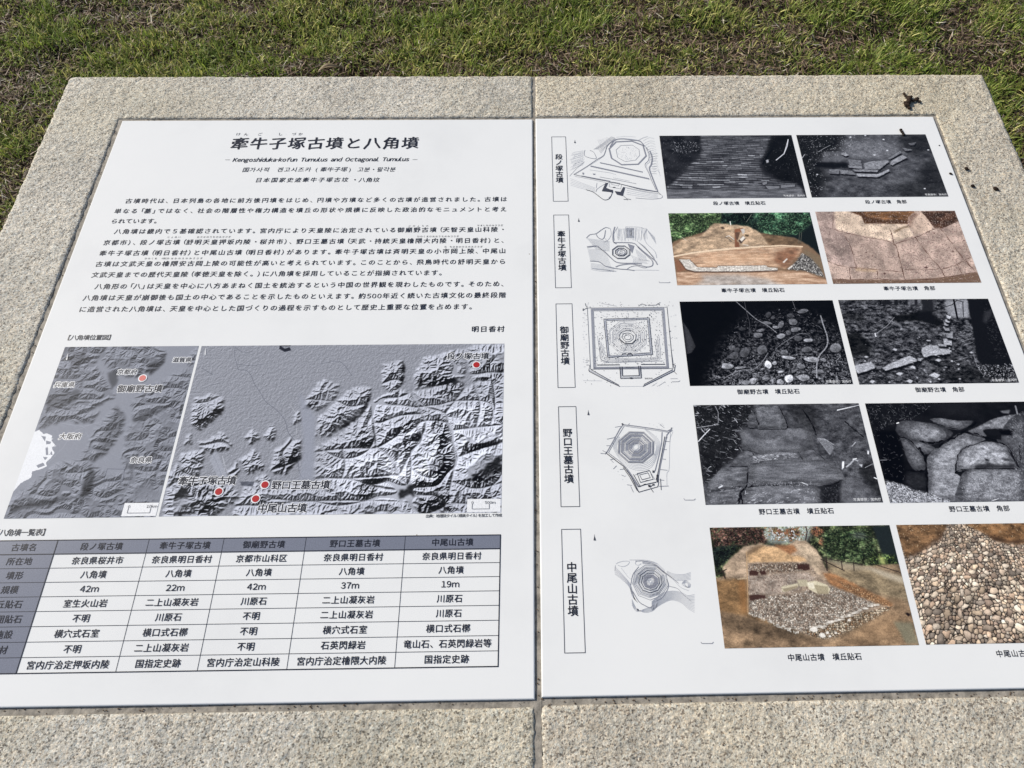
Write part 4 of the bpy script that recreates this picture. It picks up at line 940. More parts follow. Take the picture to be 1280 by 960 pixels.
def pic_map_large():    # shaded relief with sharp ridges
    s = Pic(HL, 198.4, 393.7, 564.5, 610.1, (0, 0, 1), res=3.0, seed=31)
    hills = ([(238, 520), (243, 498), (262, 492), (280, 497), (279, 510), (265, 527), (248, 538), (240, 530)], [(378, 508), (392, 485), (405, 474), (424, 480), (420, 497), (398, 513)], [(394, 545), (398, 522), (425, 498), (440, 484), (463, 484), (462, 500), (440, 522), (412, 545)],
             [(476, 470), (480, 456), (503, 447), (505, 478), (490, 492), (480, 486)], [(517, 470), (530, 447), (560, 440), (583, 452), (580, 470), (555, 480), (520, 486)], [(512, 492), (540, 485), (575, 478), (585, 490), (560, 505), (530, 510), (514, 504)],
             [(560, 440), (600, 431), (632, 431), (632, 480), (590, 475), (585, 450)], [(338, 590), (344, 562), (356, 553), (376, 549), (375, 572), (356, 592)], [(205, 640), (213, 592), (228, 566), (255, 562), (252, 585), (245, 598), (292, 608), (300, 620), (268, 645), (205, 648)],
             [(394, 560), (430, 540), (470, 500), (500, 485), (520, 500), (560, 508), (590, 480), (632, 470), (632, 645), (500, 640), (440, 628), (392, 606)], [(300, 575), (318, 560), (330, 585), (310, 592)], [(290, 640), (310, 600), (345, 612), (380, 605), (430, 622), (632, 628), (632, 650), (290, 650)], [(246, 556), (280, 538), (290, 560), (262, 566)],
             [(330, 545), (336, 530), (345, 535), (342, 550)], [(352, 560), (360, 545), (366, 552), (360, 566)], [(306, 545), (318, 536), (324, 548), (312, 556)], [(284, 588), (296, 578), (300, 590), (288, 598)], [(365, 520), (372, 512), (376, 524), (368, 530)], [(230, 545), (238, 540), (240, 552), (232, 556)], [(318, 600), (330, 592), (340, 600), (326, 606)])
    mt = np.zeros((s.h, s.w)); par = np.zeros((s.h, s.w))
    for P in hills: mt = np.maximum(mt, s.mask(P, 2, 22))
    z = lambda P: np.array(P, float) / 3.765 + [340, 400]
    vm = s.im.copy(); s.im[:] = 1.
    for P in ([(0, 705), (100, 670), (200, 622), (380, 602), (490, 600), (590, 545)], [(210, 745), (410, 742), (560, 728), (600, 725), (640, 650), (720, 515), (705, 440), (650, 330), (640, 240)], [(190, 850), (430, 848), (600, 852), (690, 870), (700, 905)], [(600, 735), (660, 800), (700, 850)], [(835, 800), (862, 650), (835, 520), (815, 440), (720, 405), (650, 330)],
              [(862, 650), (960, 612), (1095, 572)], [(835, 520), (960, 505), (1095, 490)], [(850, 760), (960, 792), (1095, 760)], [(815, 440), (900, 330), (950, 260), (1095, 240)], [(950, 300), (980, 400), (960, 505)], [(1040, 300), (1050, 400), (1030, 490)], [(480, 480), (490, 600)], [(470, 330), (480, 480), (600, 450), (705, 440)], [(500, 600), (560, 650), (600, 725)], [(330, 605), (345, 680), (330, 742)], [(430, 760), (520, 790), (620, 800)], [(590, 400), (600, 330), (640, 240)], [(850, 860), (960, 860), (1050, 830)], [(-380, 780), (-250, 760), (-150, 740)], [(0, 840), (120, 850), (190, 850)], [(780, 800), (790, 860), (840, 900)], [(750, 740), (700, 730), (660, 700)]):
        s.seg(spline(z(P), 4), 4.5, [0, 0, 0], raw=False)
    mt = mt * (s.im[..., 0] > .5); s.im = vm
    sh, M = relief(s, mt, 2.2, 38, .24, 314, 3.0, 60, 95)
    base = C(160, 164, 178)
    g = np.gradient(noise(s.h, s.w, 7, 7, 3, 78, .7)); fine = (g[0] + g[1])
    v = 1 + np.where(sh > 0, np.tanh(sh * 1.2) * .30, np.tanh(sh * 1.1) * .86) + (1 - np.clip(M, 0, 1)) * (fine * .8) + .06 * np.clip(M, 0, 1)
    s.im = base * v[..., None]
    z = lambda P: np.array(P, float) / 3.765 + [340, 400]
    darks = ([(745, 735), (780, 600), (775, 520), (805, 460), (820, 500), (830, 580), (850, 670), (830, 760), (790, 800), (745, 790)], [(570, 720), (590, 640), (640, 590), (700, 560), (715, 505), (690, 530), (620, 575), (585, 630)], [(495, 560), (600, 540), (700, 475), (640, 485), (580, 520)], [(405, 840), (415, 770), (450, 730), (560, 735), (520, 765), (450, 845)],
             [(590, 820), (700, 750), (745, 735), (720, 800), (600, 845)], [(940, 735), (1080, 640), (1085, 690), (960, 790)], [(690, 840), (830, 815), (840, 900), (690, 905)], [(690, 280), (830, 260), (900, 300), (800, 315), (690, 312)], [(220, 530), (300, 525), (420, 430), (462, 330), (445, 440), (330, 515)], [(380, 598), (470, 550), (490, 530), (485, 590)],
             [(0, 690), (130, 600), (110, 650), (0, 710)], [(145, 405), (200, 370), (220, 395), (170, 410)], [(970, 280), (1090, 230), (1090, 270), (1000, 285)], [(800, 330), (860, 300), (910, 300), (850, 340)], [(885, 610), (1080, 560), (1060, 590), (930, 625)], [(745, 470), (790, 455), (770, 560), (760, 520)], [(600, 290), (612, 190), (625, 230), (612, 300)], [(530, 300), (590, 260), (580, 230), (560, 270)])
    streak = noise(s.h, s.w, 5, 9, 3, 88)
    def darken(P, k):
        m = s.mask(P, 3, 26) * np.clip(1.2 - .5 * streak - 1.4 * np.clip(sh, 0, .6), 0, 1); s.mul(m, k)
    for P in darks: darken(z(P), .25)
    for P in ([(240, 522), (262, 514), (279, 508), (278, 516), (262, 526), (246, 534)], [(213, 625), (225, 605), (285, 612), (270, 618), (240, 622)], [(212, 645), (240, 628), (290, 615), (262, 640)], [(205, 598), (220, 590), (240, 578), (228, 592)], [(345, 588), (375, 562), (376, 572), (356, 592)]):
        darken(P, .30)
    for P, k in (([(480, 545), (560, 510), (620, 500), (632, 560), (560, 600), (480, 600)], 1.13), ([(400, 590), (460, 560), (560, 600), (500, 630), (440, 625)], 1.12), ([(440, 500), (500, 490), (520, 530), (460, 560)], 1.06)): s.mul(s.mask(P, 12), k)
    s.fill([(350, 432), (356, 436), (362, 434), (364, 438), (356, 440), (349, 436)], C(50, 54, 74), 1); s.fill([(349, 430), (365, 430), (363, 433), (350, 433)], C(60, 64, 84), 1)
    K = C(104, 110, 130)
    for P in ([(294, 432), (293, 445), (296, 455), (298, 462), (308, 463), (314, 470), (318, 480), (325, 490), (332, 502), (345, 512), (356, 525), (360, 540), (368, 550)], [(296, 455), (314, 457), (330, 455)], [(294, 434), (303, 440), (316, 440)], [(260, 560), (268, 572), (274, 586), (278, 598)], [(252, 460), (262, 466), (266, 468)], [(372, 560), (374, 590), (382, 600)], [(400, 455), (425, 452), (440, 470)], [(250, 483), (275, 479)]):
        s.seg(spline(P, 3), 1.3, K, .75)
    for P in ([(276, 600), (281, 586), (278, 570), (284, 590), (290, 596)], [(246, 485), (272, 478)], [(370, 545), (372, 520), (362, 505)]): s.seg(P, 1.1, C(214, 218, 230), .7)
    s.fill([(262, 575), (270, 560), (284, 596), (274, 600)], C(180, 186, 204), 1, .6); s.fill([(300, 602), (318, 602), (316, 608), (302, 607)], C(70, 76, 96), 1, .6)
    s.fill([(374, 490), (394, 520), (392, 600), (374, 600), (380, 560)], C(164, 170, 190), 5, .75)
    s.grain(.05); s.tone = (1.0, .6, 1.3)
    return s

# ------------------------------------------------------------------ the two information panels
random.seed(4)
def board(name, w, h, t=.006):
    """enamel board, origin at its top left corner of the face, with a small rounded arris"""
    r = .0015; n = 4; V = []; F = []
    rings = []
    for k in range(n + 1):
        a = k / n * math.pi / 2
        ins = r * (1 - math.sin(a)); z = -r * (1 - math.cos(a))
        rings.append((r - r * math.sin(a), -r + r * math.cos(a)))
    rings.append((0, -t))
    for ins, z in rings:
        V += [(ins, -ins, z), (w - ins, -ins, z), (w - ins, -h + ins, z), (ins, -h + ins, z)]
    F.append((3, 2, 1, 0))
    for k in range(len(rings) - 1):
        for j in range(4):
            a, b = k * 4 + j, k * 4 + (j + 1) % 4
            F.append((a, b, b + 4, a + 4))
    m = len(V) - 4; F.append((m, m + 1, m + 2, m + 3))
    return mesh_obj(name, V, F, M_PANEL)

PL = board('information_panel', .600, .7985)
PL.location = (-.600, 0, ZP)
tag(PL, 'white enamel panel with long Japanese text, two grey relief maps and a table', 'information panel', 'enamel panels set into the granite slabs')
PR = board('information_panel', .5926, .7985)
PR.location = (.004344, .001588, ZP); PR.rotation_euler.z = .0026171
tag(PR, 'white enamel panel with ten photographs, five plan drawings and boxed names', 'information panel', 'enamel panels set into the granite slabs')

BODY = dict(nib=.013, rise=.07, slant=.0, wob=.03)
# heading block
h = Letters()
h.line('牽牛子塚古墳と八角墳', 167.3, 48.8, 25.5, u1=436.5, nib=.022, rise=.09, slant=.0)
h.build('title_text', M_INK, PL)
h = Letters()
h = None
for t, u in (('け', 171), ('ん', 182), ('ご', 202), ('し', 231.5), ('づ', 251), ('か', 260.5)): 
    h = Letters(); h.line(t, u, 29.8, 6.2, sx=1.1); h.build('reading_aid_text', M_INK, PL)
h = Letters()
h.line('国가사적　겐고시즈카', 193, 100.5, 9.6, u1=289, rise=.06, slant=.1)
h.line('(', 295, 100.5, 9.6); h.line('牽牛子塚', 301.5, 100.5, 9.6, u1=339, rise=.06, slant=.1); h.line(')', 342, 100.5, 9.6)
h.line('고분・팔각분', 353.5, 100.9, 9.6, u1=407, rise=.06, slant=.1)
h.build('heading_text', M_INK, PL); h = Letters()
h.line('日本国家史迹牽牛子塚古坟', 214.5, 120.3, 9.4, u1=344, rise=.07, slant=.1, weight=.006)
h.line('・', 348, 120.6, 9.4, weight=.02); h.line('八角坟', 357.5, 120.8, 9.4, u1=386.5, rise=.07, slant=.1, weight=.006)
h.build('heading_text', M_INK, PL)
h = Letters()
en = 'Kengoshiduka-kofun Tumulus and Octagonal Tumulus'
a = sum(adv(c, True) for c in en); k = (424.5 - 176) / a
h.line(en, 176, 81.2, 9.6, pitch=k, sx=k / 9.6, slant=.2, weight=.022)
h.build('heading_text', M_INK, PL)
ink = Ink(); ink.stroke([(165.5, 81.0), (172.5, 81.0)], .45); ink.build('heading_rule', M_INK, PL); ink = Ink(); ink.stroke([(429.5, 82), (436.5, 82)], .45); ink.build('heading_rule', M_INK, PL)

lines = [
 (45.6, 565.5, 158.0, '古墳時代は、日本列島の各地に前方後円墳をはじめ、円墳や方墳など多くの古墳が造営されました。古墳は'),
 (35.7, 565.5, 176.2, '単なる「墓」ではなく、社会の階層性や権力構造を墳丘の形状や規模に反映した政治的なモニュメントと考え'),
 (35.9, 101.6, 194.0, 'られています。'),
 (45.3, 564.5, 212.1, '八角墳は畿内で５基確認されています。宮内庁により天皇陵に治定されている御廟野古墳（天智天皇山科陵・'),
 (36.0, 566.8, 231.0, '京都市）、段ノ塚古墳（舒明天皇押坂内陵・桜井市）、野口王墓古墳（天武・持統天皇檜隈大内陵・明日香村）と、'),
 (35.8, 565.0, 248.8, '牽牛子塚古墳（明日香村）と中尾山古墳（明日香村）があります。牽牛子塚古墳は斉明天皇の小市岡上陵、中尾山'),
 (35.7, 565.3, 266.7, '古墳は文武天皇の檜隈安古岡上陵の可能性が高いと考えられています。このことから、飛鳥時代の舒明天皇から'),
 (35.7, 487.4, 284.2, '文武天皇までの歴代天皇陵（孝徳天皇を除く。）に八角墳を採用していることが指摘されています。'),
 (45.1, 567.5, 302.8, '八角形の「八」は天皇を中心に八方あまねく国土を統治するという中国の世界観を現わしたものです。そのため、'),
 (35.2, 566.0, 320.5, '八角墳は天皇が崩御後も国土の中心であることを示したものといえます。約500年近く続いた古墳文化の最終段階'),
 (35.3, 528.2, 338.0, 'に造営された八角墳は、天皇を中心とした国づくりの過程を示すものとして歴史上重要な位置を占めます。')]
for u0, u1, v, t in lines:
    h = Letters()
    n = len(t)
    h.line(t, u0, v, 9.4, u1=u1, tight=True, **BODY)
    h.build('text_line', M_INK, PL)
h = Letters(); rb = dict(weight=.0, sx=1.05)
for t, u0, u1, v in (('ごびょうの', 433, 462, 205.3), ('やましなのみささぎ', 525, 560, 205.0), ('じょめい', 117, 136, 222.2), ('おさかのうちのみささぎ', 156, 201, 222.4), ('ひのくまのおおうちのみささぎ', 446, 502, 223.6),
                     ('お', 483, 486, 241.4), ('ちのおかのえのみささぎ', 490, 534, 241.6), ('ひのくま', 96, 113, 258.0), ('のあこの', 118, 127, 258.0), ('おかのえのみささぎ', 130, 172, 258.2)):
    h = Letters(); h.line(t, u0, v, 3.4, u1=u1, **rb); h.build('reading_aid_text', M_INK, PL)
h = Letters(); h.line('明日香村', 523.6, 372.2, 9.4, u1=565, nib=.018, rise=.07); h.build('text_line', M_INK, PL)
h = Letters(); h.line('【八角墳位置図】', 31.5, 380.1, 8.2, u1=88.5, tight=False, weight=.012); h.build('caption_text', M_INK, PL); h = Letters(); h.line('【八角墳一覧表】', 29.5, 626.2, 8.2, u1=86, tight=False, weight=.012); h.build('caption_text', M_INK, PL); h = Letters()
h.line('出典：地理院タイル（標高タイル）を加工して作成', 483.4, 613.2, 4.1, u1=565, weight=.006); h.build('caption_text', M_INK, PL)

# maps with their place names, dots and scale bars
def dot(name, mat, u, v, r, parent, z):
    n = 24
    V = [((u + r * math.cos(2 * math.pi * i / n)) / 1000, -(v + r * math.sin(2 * math.pi * i / n)) / 1000, z) for i in range(n)]
    return mesh_obj(name, V, [tuple(range(n))[::-1]], mat, parent)
def map_names(mp, items):
    for t, x0, x1, y, em, wt in items:
        q = survey(HL, [(x0, y), (x1, y)]); w, b = Letters(), Letters()
        w.line(t, q[0, 0], q[:, 1].mean(), em, u1=q[1, 0], weight=wt, halo=1.05); b.line(t, q[0, 0], q[:, 1].mean(), em, u1=q[1, 0], weight=wt)
        w.build('lettering_outline', M_WHITEINK, mp, .0002); b.build('place_name_text', M_INK, mp, .0004)
mp1 = pic_map_small().build('relief_map', PL, 'grey relief map of the region with a white sea at its left edge')
map_names(mp1, [('滋賀県', 216, 239.2, 450, 7.6, .012), ('京都府', 146.8, 171.4, 465, 7.8, .012), ('兵庫県', 67.8, 93.5, 481, 8.0, .012), ('大阪府', 74, 101.9, 545.5, 8.4, .012), ('奈良県', 163.2, 189.8, 575, 8.0, .012), ('御廟野古墳', 146.8, 202.6, 486, 10.6, .022)])
mp2 = pic_map_large().build('relief_map', PL, 'grey relief map of plain and sharply shaded mountains')
map_names(mp2, [('段ノ塚古墳', 558.8, 611, 445.4, 10.0, .018), ('牽牛子塚古墳', 223.3, 294.4, 601, 11.0, .02), ('野口王墓古墳', 339.6, 411.8, 606.3, 10.8, .02), ('中尾山古墳', 322, 382.6, 635.2, 10.8, .02)])
for mp, x, y, m in ((mp1, 178.5, 473, M_PINK), (mp2, 595.6, 456.4, M_RED), (mp2, 273.6, 614.8, M_RED), (mp2, 331.4, 606.2, M_RED), (mp2, 319.8, 623.7, M_RED)):
    u, v = survey(HL, [(x, y)])[0]
    dot('dot_outline', M_WHITEINK, u, v, 5.2, mp, .0007); dot('site_dot', m, u, v, 3.9, mp, .0009)
for mp, u0, v0, u1, v1, s0, t in ((mp1, 158.5, 594.5, 195.2, 609.5, 24, '10km'), (mp2, 527.5, 594.5, 563.6, 609.4, 18.5, '500m')):
    mesh_obj('scale_box', [(u0 / 1000, -v1 / 1000, .0003), (u1 / 1000, -v1 / 1000, .0003), (u1 / 1000, -v0 / 1000, .0003), (u0 / 1000, -v0 / 1000, .0003)], [(0, 1, 2, 3)], M_WHITEINK, mp)
    ink = Ink(); a, c = u0 + 5.5, v1 - 3.5
    ink.stroke([(a, c - 5.5), (a, c), (a + s0, c), (a + s0, c - 5.5)], .55); ink.build('scale_bar', M_INK2, mp, .0006)
    h = Letters(); h.line('0', a - 1, v0 + 4.2, 4.2); h.build('scale_text', M_INK, mp, .0006); h = Letters(); h.line(t, a + s0 - 5, v0 + 4.2, 4.2); h.build('scale_text', M_INK, mp, .0006)
    ink = Ink(); nu, nv = ((mp == mp1) and (41.5, 409)) or (204.5, 403)
    ink.poly([(nu, nv - 6), (nu + 1.6, nv + 4), (nu, nv + 2.5)]); ink.stroke([(nu, nv - 6), (nu - 1.6, nv + 4), (nu, nv + 2.5)], .3); ink.build('north_arrow', M_WHITEINK, mp, .0006)

# the table
tb = bpy.data.objects.new('data_table', None); link(tb, PL); tb.location = (0, 0, 0)
cu = [30.5, 99.5, 194.7, 273.0, 359.2, 463.6, 564.2]
cv = [635.1, 650.1, 664.9, 679.6, 694.3, 709.0, 723.8, 738.7, 753.3, 768.0]
for nm, (u0, v0, u1, v1), m, z in (('header_row', (cu[0], cv[0], cu[-1], cv[1]), M_HEAD, .00015), ('header_column', (cu[0], cv[1], cu[1], cv[-1]), M_HEAD, .00015)):
    mesh_obj(nm, [(u0 / 1000, -v1 / 1000, z), (u1 / 1000, -v1 / 1000, z), (u1 / 1000, -v0 / 1000, z), (u0 / 1000, -v0 / 1000, z)], [(0, 1, 2, 3)], m, tb)
ink = Ink()
for v in cv[2:-1]: ink.stroke([(cu[0], v), (cu[-1], v)], .45)
for u in cu[2:-1]: ink.stroke([(u, cv[0]), (u, cv[-1])], .45)
ink.build('thin_ruling', M_INK, tb, .0003)
ink = Ink(); ink.rect(cu[0], cv[0], cu[-1], cv[-1], .95); ink.stroke([(cu[0], cv[1]), (cu[-1], cv[1])], .95); ink.stroke([(cu[1], cv[0]), (cu[1], cv[-1])], .95)
ink.build('thick_ruling', M_INK, tb, .00036)
rows = [['古墳名', '段ノ塚古墳', '牽牛子塚古墳', '御廟野古墳', '野口王墓古墳', '中尾山古墳'],
        ['所在地', '奈良県桜井市', '奈良県明日香村', '京都市山科区', '奈良県明日香村', '奈良県明日香村'],
        ['墳形', '八角墳', '八角墳', '八角墳', '八角墳', '八角墳'],
        ['規模', '42m', '22m', '42m', '37m', '19m'],
        ['墳丘貼石', '室生火山岩', '二上山凝灰岩', '川原石', '二上山凝灰岩', '川原石'],
        ['外周囲貼石', '不明', '川原石', '不明', '二上山凝灰岩', '川原石'],
        ['埋葬施設', '横穴式石室', '横口式石槨', '不明', '横穴式石室', '横口式石槨'],
        ['石室石材', '不明', '二上山凝灰岩', '不明', '石英閃緑岩', '竜山石、石英閃緑岩等'],
        ['', '宮内庁治定押坂内陵', '国指定史跡', '宮内庁治定山科陵', '宮内庁治定檜隈大内陵', '国指定史跡']]
for i, r in enumerate(rows):
    for j, t in enumerate(r):
        if not t: continue
        h = Letters()
        c = (cu[j] + cu[j + 1]) / 2 + (1.8 if j == 0 else 0); em = 8.6
        k = 8.9 if len(t) < 10 else 8.75
        h.line(t, c, (cv[i] + cv[i + 1]) / 2 - .1, em, align='c', pitch=k, tight=False, weight=.012)
        h.build('cell_text', M_INK, tb, .0004)

# the right panel: names in boxes, captions, photographs
for v0, v1, t, tv in ((39.0, 164.0, '段ノ塚古墳', 79.5), (188.8, 311.3, '牽牛子塚古墳', 222.3), (336.5, 457.6, '御廟野古墳', 376.0), (483.2, 606.0, '野口王墓古墳', 517.0), (631.5, 758.0, '中尾山古墳', 672.5)):
    ink = Ink(); ink.rect(23.1, v0, 43.4, v1, .6); bx = ink.build('name_box', M_INK2, PR)
    h = Letters(); n = len(t); h.column(t, 32.6, tv, 11.2, 11.2 if n == 5 else 11.3, weight=.014); h.build('name_text', M_INK, bx, .0004)
for t, u0, u1, v in (('段ノ塚古墳　墳丘貼石', 242, 314.3, 169.8), ('段ノ塚古墳　角部', 452.2, 509.8, 169.2), ('牽牛子塚古墳　墳丘貼石', 234.3, 315.5, 318.0), ('牽牛子塚古墳　角部', 442.9, 509.6, 317.2),
                     ('御廟野古墳　墳丘貼石', 234, 308.1, 466.2), ('御廟野古墳　角部', 445.7, 504.2, 466.2), ('野口王墓古墳　墳丘貼石', 236.8, 318.6, 614.9), ('野口王墓古墳　角部', 444.6, 511, 614.9), ('中尾山古墳　墳丘貼石', 242.1, 315.5, 766.0), ('中尾山古墳　角部', 449.3, 509, 765.8)):
    h = Letters(); h.line(t, u0, v, 7.2, u1=u1, weight=.012); h.build('caption_text', M_INK, PR)
PICS = [(pic_courses, 'black and white photo of many low stone courses', 1), (pic_kerb, 'black and white photo of stone kerb bending round a corner', 1), (pic_excavation, 'colour photo of an orange clay mound under green trees', 0), (pic_tuff, 'colour photo of pinkish dressed stones', 0),
        (pic_rubble, 'black and white photo of rubble and roots in the dark', 1), (pic_wood, 'black and white photo of flat stones between trees', 1), (pic_slabs, 'black and white photo of large flat slabs stepping down', 1), (pic_boulders, 'black and white photo of fitted boulders', 1),
        (pic_mound, 'colour photo of a mound with cobbles, fence and autumn trees', 0), (pic_cobbles, 'colour photo of rounded beige cobbles', 0)]
for fn, lab, cred in PICS:
    s = fn(); s.tone = (1.28, .80, 1.0) if cred else s.tone; o = s.build('photo_print', PR, lab)
    if cred:
        h = Letters(); h.line('写真提供：宮内庁', s.u1 - 32, s.v1 - 3.6, 3.7, u1=s.u1 - 1.5, weight=.01); h.build('credit_text', M_WHITEINK, o, .0004)

# plan drawings, traced as inked outlines -------------------------------------------------
def reg_poly(cx, cy, r, n=8, a0=math.pi / 8, sx=1., sy=1.):
    return [(cx + sx * r * math.cos(a0 + 2 * math.pi * i / n), cy + sy * r * math.sin(a0 + 2 * math.pi * i / n)) for i in range(n)]
class Plan:
    def __init__(s, crop): s.crop = crop; s.k = {}; s.mm = .78
    def i(s, t): return s.k.setdefault(t, Ink())
    def q(s, P): return survey(HR, P, s.crop)
    def s(s, P, w, t='g', sm=False, closed=False, wob=0.):
        Q = s.q(P)
        if sm: Q = spline(Q, 6, closed); 
        if wob: Q = Q + np.array([[random.gauss(0, wob), random.gauss(0, wob)] for _ in Q])
        s.i(t).stroke(Q, w * .84, closed)
    def fill(s, P, t='g'): s.i(t).poly(s.q(P))
    def build(s, label):
        o = None
        for t, m, z in (('p', M_PALEINK, .0002), ('g', M_GREYINK, .00028), ('k', M_INK2, .00036)):
            if t in s.k:
                if o is None: o = s.k[t].build('plan_drawing', m, PR, z, label)
                else: s.k[t].build({'g': 'grey_linework', 'k': 'dark_linework'}[t], m, o, z)
def north(ink, u, v, h=5.):
    ink.poly([(u, v - h * .6), (u + 1.3, v + h * .4), (u - 1.3, v + h * .4)]); ink.stroke([(u, v - h * .9), (u, v)], .3)
U = random.uniform
# 1
p = Plan((710, 165, 10.667))
p.s([(548, 225), (640, 132), (850, 122), (1000, 180), (1040, 320), (935, 430), (715, 437), (580, 350)], 2.6, 'g', closed=True)
p.s([(640, 240), (705, 180), (860, 175), (945, 235), (955, 310), (900, 375), (760, 395), (660, 340)], .6, 'g', closed=True)
p.s([(560, 200), (620, 112), (720, 92), (860, 108), (960, 125), (1020, 190)], 2.0, 'g', True); p.s([(640, 105), (740, 88), (940, 112), (1000, 160), (1070, 240)], 1.0, 'p', True)
p.s([(425, 410), (560, 438), (700, 470), (995, 535)], 2.0, 'g'); p.s([(300, 455), (600, 520), (1080, 625)], 2.6, 'g'); p.s([(180, 588), (380, 625), (560, 658)], 2.2, 'g'); p.s([(720, 700), (960, 755), (1200, 798)], 1.4, 'g')
p.s([(290, 505), (560, 545), (640, 570)], .5, 'p'); p.s([(420, 600), (700, 650), (910, 690)], .6, 'g'); p.s([(600, 610), (700, 630), (820, 655)], .5, 'p'); p.s([(980, 600), (1100, 640)], .5, 'p')
p.s([(75, 568), (250, 460), (380, 370), (470, 315), (500, 250), (530, 180), (600, 115)], .9, 'g', True); p.s([(100, 560), (270, 455), (450, 340), (490, 290), (520, 180)], .45, 'g', True); p.s([(20, 590), (110, 490), (220, 395)], .45, 'g')
p.s([(1090, 250), (1120, 340), (1110, 430), (1085, 490), (1120, 600), (1195, 790)], 2.2, 'g', True); p.s([(1030, 195), (1075, 290), (1070, 380), (1025, 440), (1080, 560), (1110, 640), (1170, 770)], .8, 'g', True); p.s([(1050, 210), (1090, 300), (1085, 400), (1045, 450), (1100, 600)], .5, 'p', True)
p.s([(80, 568), (330, 622), (600, 672), (740, 705), (960, 765), (1200, 802)], .7, 'k', True); p.s([(90, 590), (500, 672)], .4, 'g'); p.s([(740, 735), (1000, 790), (1225, 830), (1245, 880), (1100, 895), (900, 880)], .6, 'g', True); p.s([(1200, 800), (1235, 835)], .6, 'k')
for i in range(5): p.s([(30, 620 + 22 * i), (180, 680 + 18 * i), (360, 745 + 14 * i)], .35, 'p', True)
for i in range(4): p.s([(780, 750 + 26 * i), (950, 790 + 22 * i), (1200, 840 + 14 * i)], .35, 'p', True)
p.s([(240, 770), (330, 800), (400, 850), (480, 905), (540, 895), (570, 860), (590, 810)], 1.0, 'k', True); p.s([(370, 800), (390, 760), (480, 700), (560, 670)], .6, 'g', True); p.s([(385, 680), (375, 750)], .5, 'g')
p.fill([(500, 680), (535, 680), (505, 745), (560, 768), (600, 775), (600, 812), (555, 800), (450, 790)], 'k'); p.fill([(620, 790), (700, 800), (735, 735), (760, 745), (730, 855), (650, 835)], 'k')
for P in ([(560, 672), (545, 730), (700, 760), (715, 700)], [(585, 668), (580, 700), (670, 720), (690, 682)], [(540, 770), (590, 780), (590, 800), (545, 795)]): p.s(P, .5, 'k', closed=True)
p.fill([(600, 735), (630, 735), (630, 745), (600, 745)], 'k'); p.s([(735, 850), (780, 890), (840, 903)], .7, 'k'); p.s([(740, 898), (800, 905)], .8, 'k'); p.s([(590, 810), (575, 850), (540, 880)], .6, 'g')
for i in range(26):
    a = 3.5 + i * .058; cx, cy = 660 + 250 * math.cos(a + .1), 330 + 270 * math.sin(a + .1) 
    if i < 22: p.s([(370 + i * 11 - 30, 230 - i * 8), (400 + i * 11, 232 - i * 7), (440 + i * 8, 285 - i * 9)], .38, 'g', True)
for i in range(18): p.s([(20 + U(0, 60), 290 + i * 13), (110 + U(-20, 20), 270 + i * 12), (220 + U(-20, 0), 250 + i * 11)], .33, 'p', True)
for i in range(14): p.s([(1000 + i * 11, 120 + i * 32), (1080 + i * 9, 90 + i * 34 - U(0, 20)), (1150 + i * 6, 90 + i * 38)], .36, 'p', True)
for i in range(9): p.s([(1110, 300 + 32 * i), (1190 + U(-20, 10), 285 + 34 * i)], .4, 'g')
for i in range(10): p.s([(520 - i * 14, 70 + i * 4), (600 - i * 16, 130 + i * 12)], .36, 'p')
p.s([(225, 240), (215, 290), (240, 330), (350, 358), (375, 340), (340, 270), (290, 245)], .7, 'g', True); p.s([(640, 70), (760, 60), (900, 66)], .35, 'p'); p.s([(940, 110), (1000, 80), (1060, 60)], .5, 'g')
for i in range(90): x, y = 800 + 140 * math.sqrt(U(0, 1)) * math.cos(i), 285 + 95 * math.sqrt(U(0, 1)) * math.sin(i); p.s([(x, y), (x + U(-14, 14), y + U(-8, 8))], .32, 'p')
p.fill([(190, 540), (215, 545), (210, 570), (192, 565)], 'g'); p.fill([(330, 555), (365, 558), (360, 572), (335, 570)], 'g')
north(p.i('k'), *p.q([(92, 135)])[0]); p.build('plan of an octagon above a wide trapezium')
# 2
p = Plan((715, 270, 10.667))
p.s(reg_poly(655, 485, 112, 8, .39, 1.12, .82), 1.3, 'k', closed=True); p.s(reg_poly(655, 482, 70, 8, .39, 1.15, .8), 1.5, 'k', closed=True); p.s(reg_poly(655, 484, 48, 8, .2, 1.15, .8), 1.6, 'g', closed=True); p.s(reg_poly(657, 484, 20, 7, 0, 1.15, .8), 1.0, 'p', closed=True); p.s(reg_poly(655, 485, 98, 8, .39, 1.12, .82), .5, 'g', closed=True)
for i in range(22): x, y = 655 + U(-60, 60), 484 + U(-45, 45); p.s([(x, y), (x + U(-12, 12), y + U(-9, 9))], .5, 'k')
p.s([(200, 410), (330, 400), (370, 430), (450, 490), (520, 560), (580, 610), (660, 628), (860, 632), (930, 640)], 1.5, 'g', True); p.s([(200, 425), (330, 412), (440, 490), (510, 560)], .5, 'g', True)
p.s([(240, 600), (360, 612), (430, 660), (520, 690), (640, 708), (730, 714), (830, 728)], 1.4, 'g', True); p.s([(580, 680), (650, 655), (780, 640), (860, 650), (950, 670), (1010, 680), (1070, 660), (1070, 600), (1000, 530), (900, 440), (850, 380), (800, 360), (700, 355), (560, 355)], 1.5, 'g', True)
p.s([(880, 410), (960, 480), (1060, 560), (1110, 600), (1138, 650)], 1.8, 'g', True); p.s([(730, 712), (780, 680), (860, 665), (940, 690), (1000, 690)], .8, 'g', True)
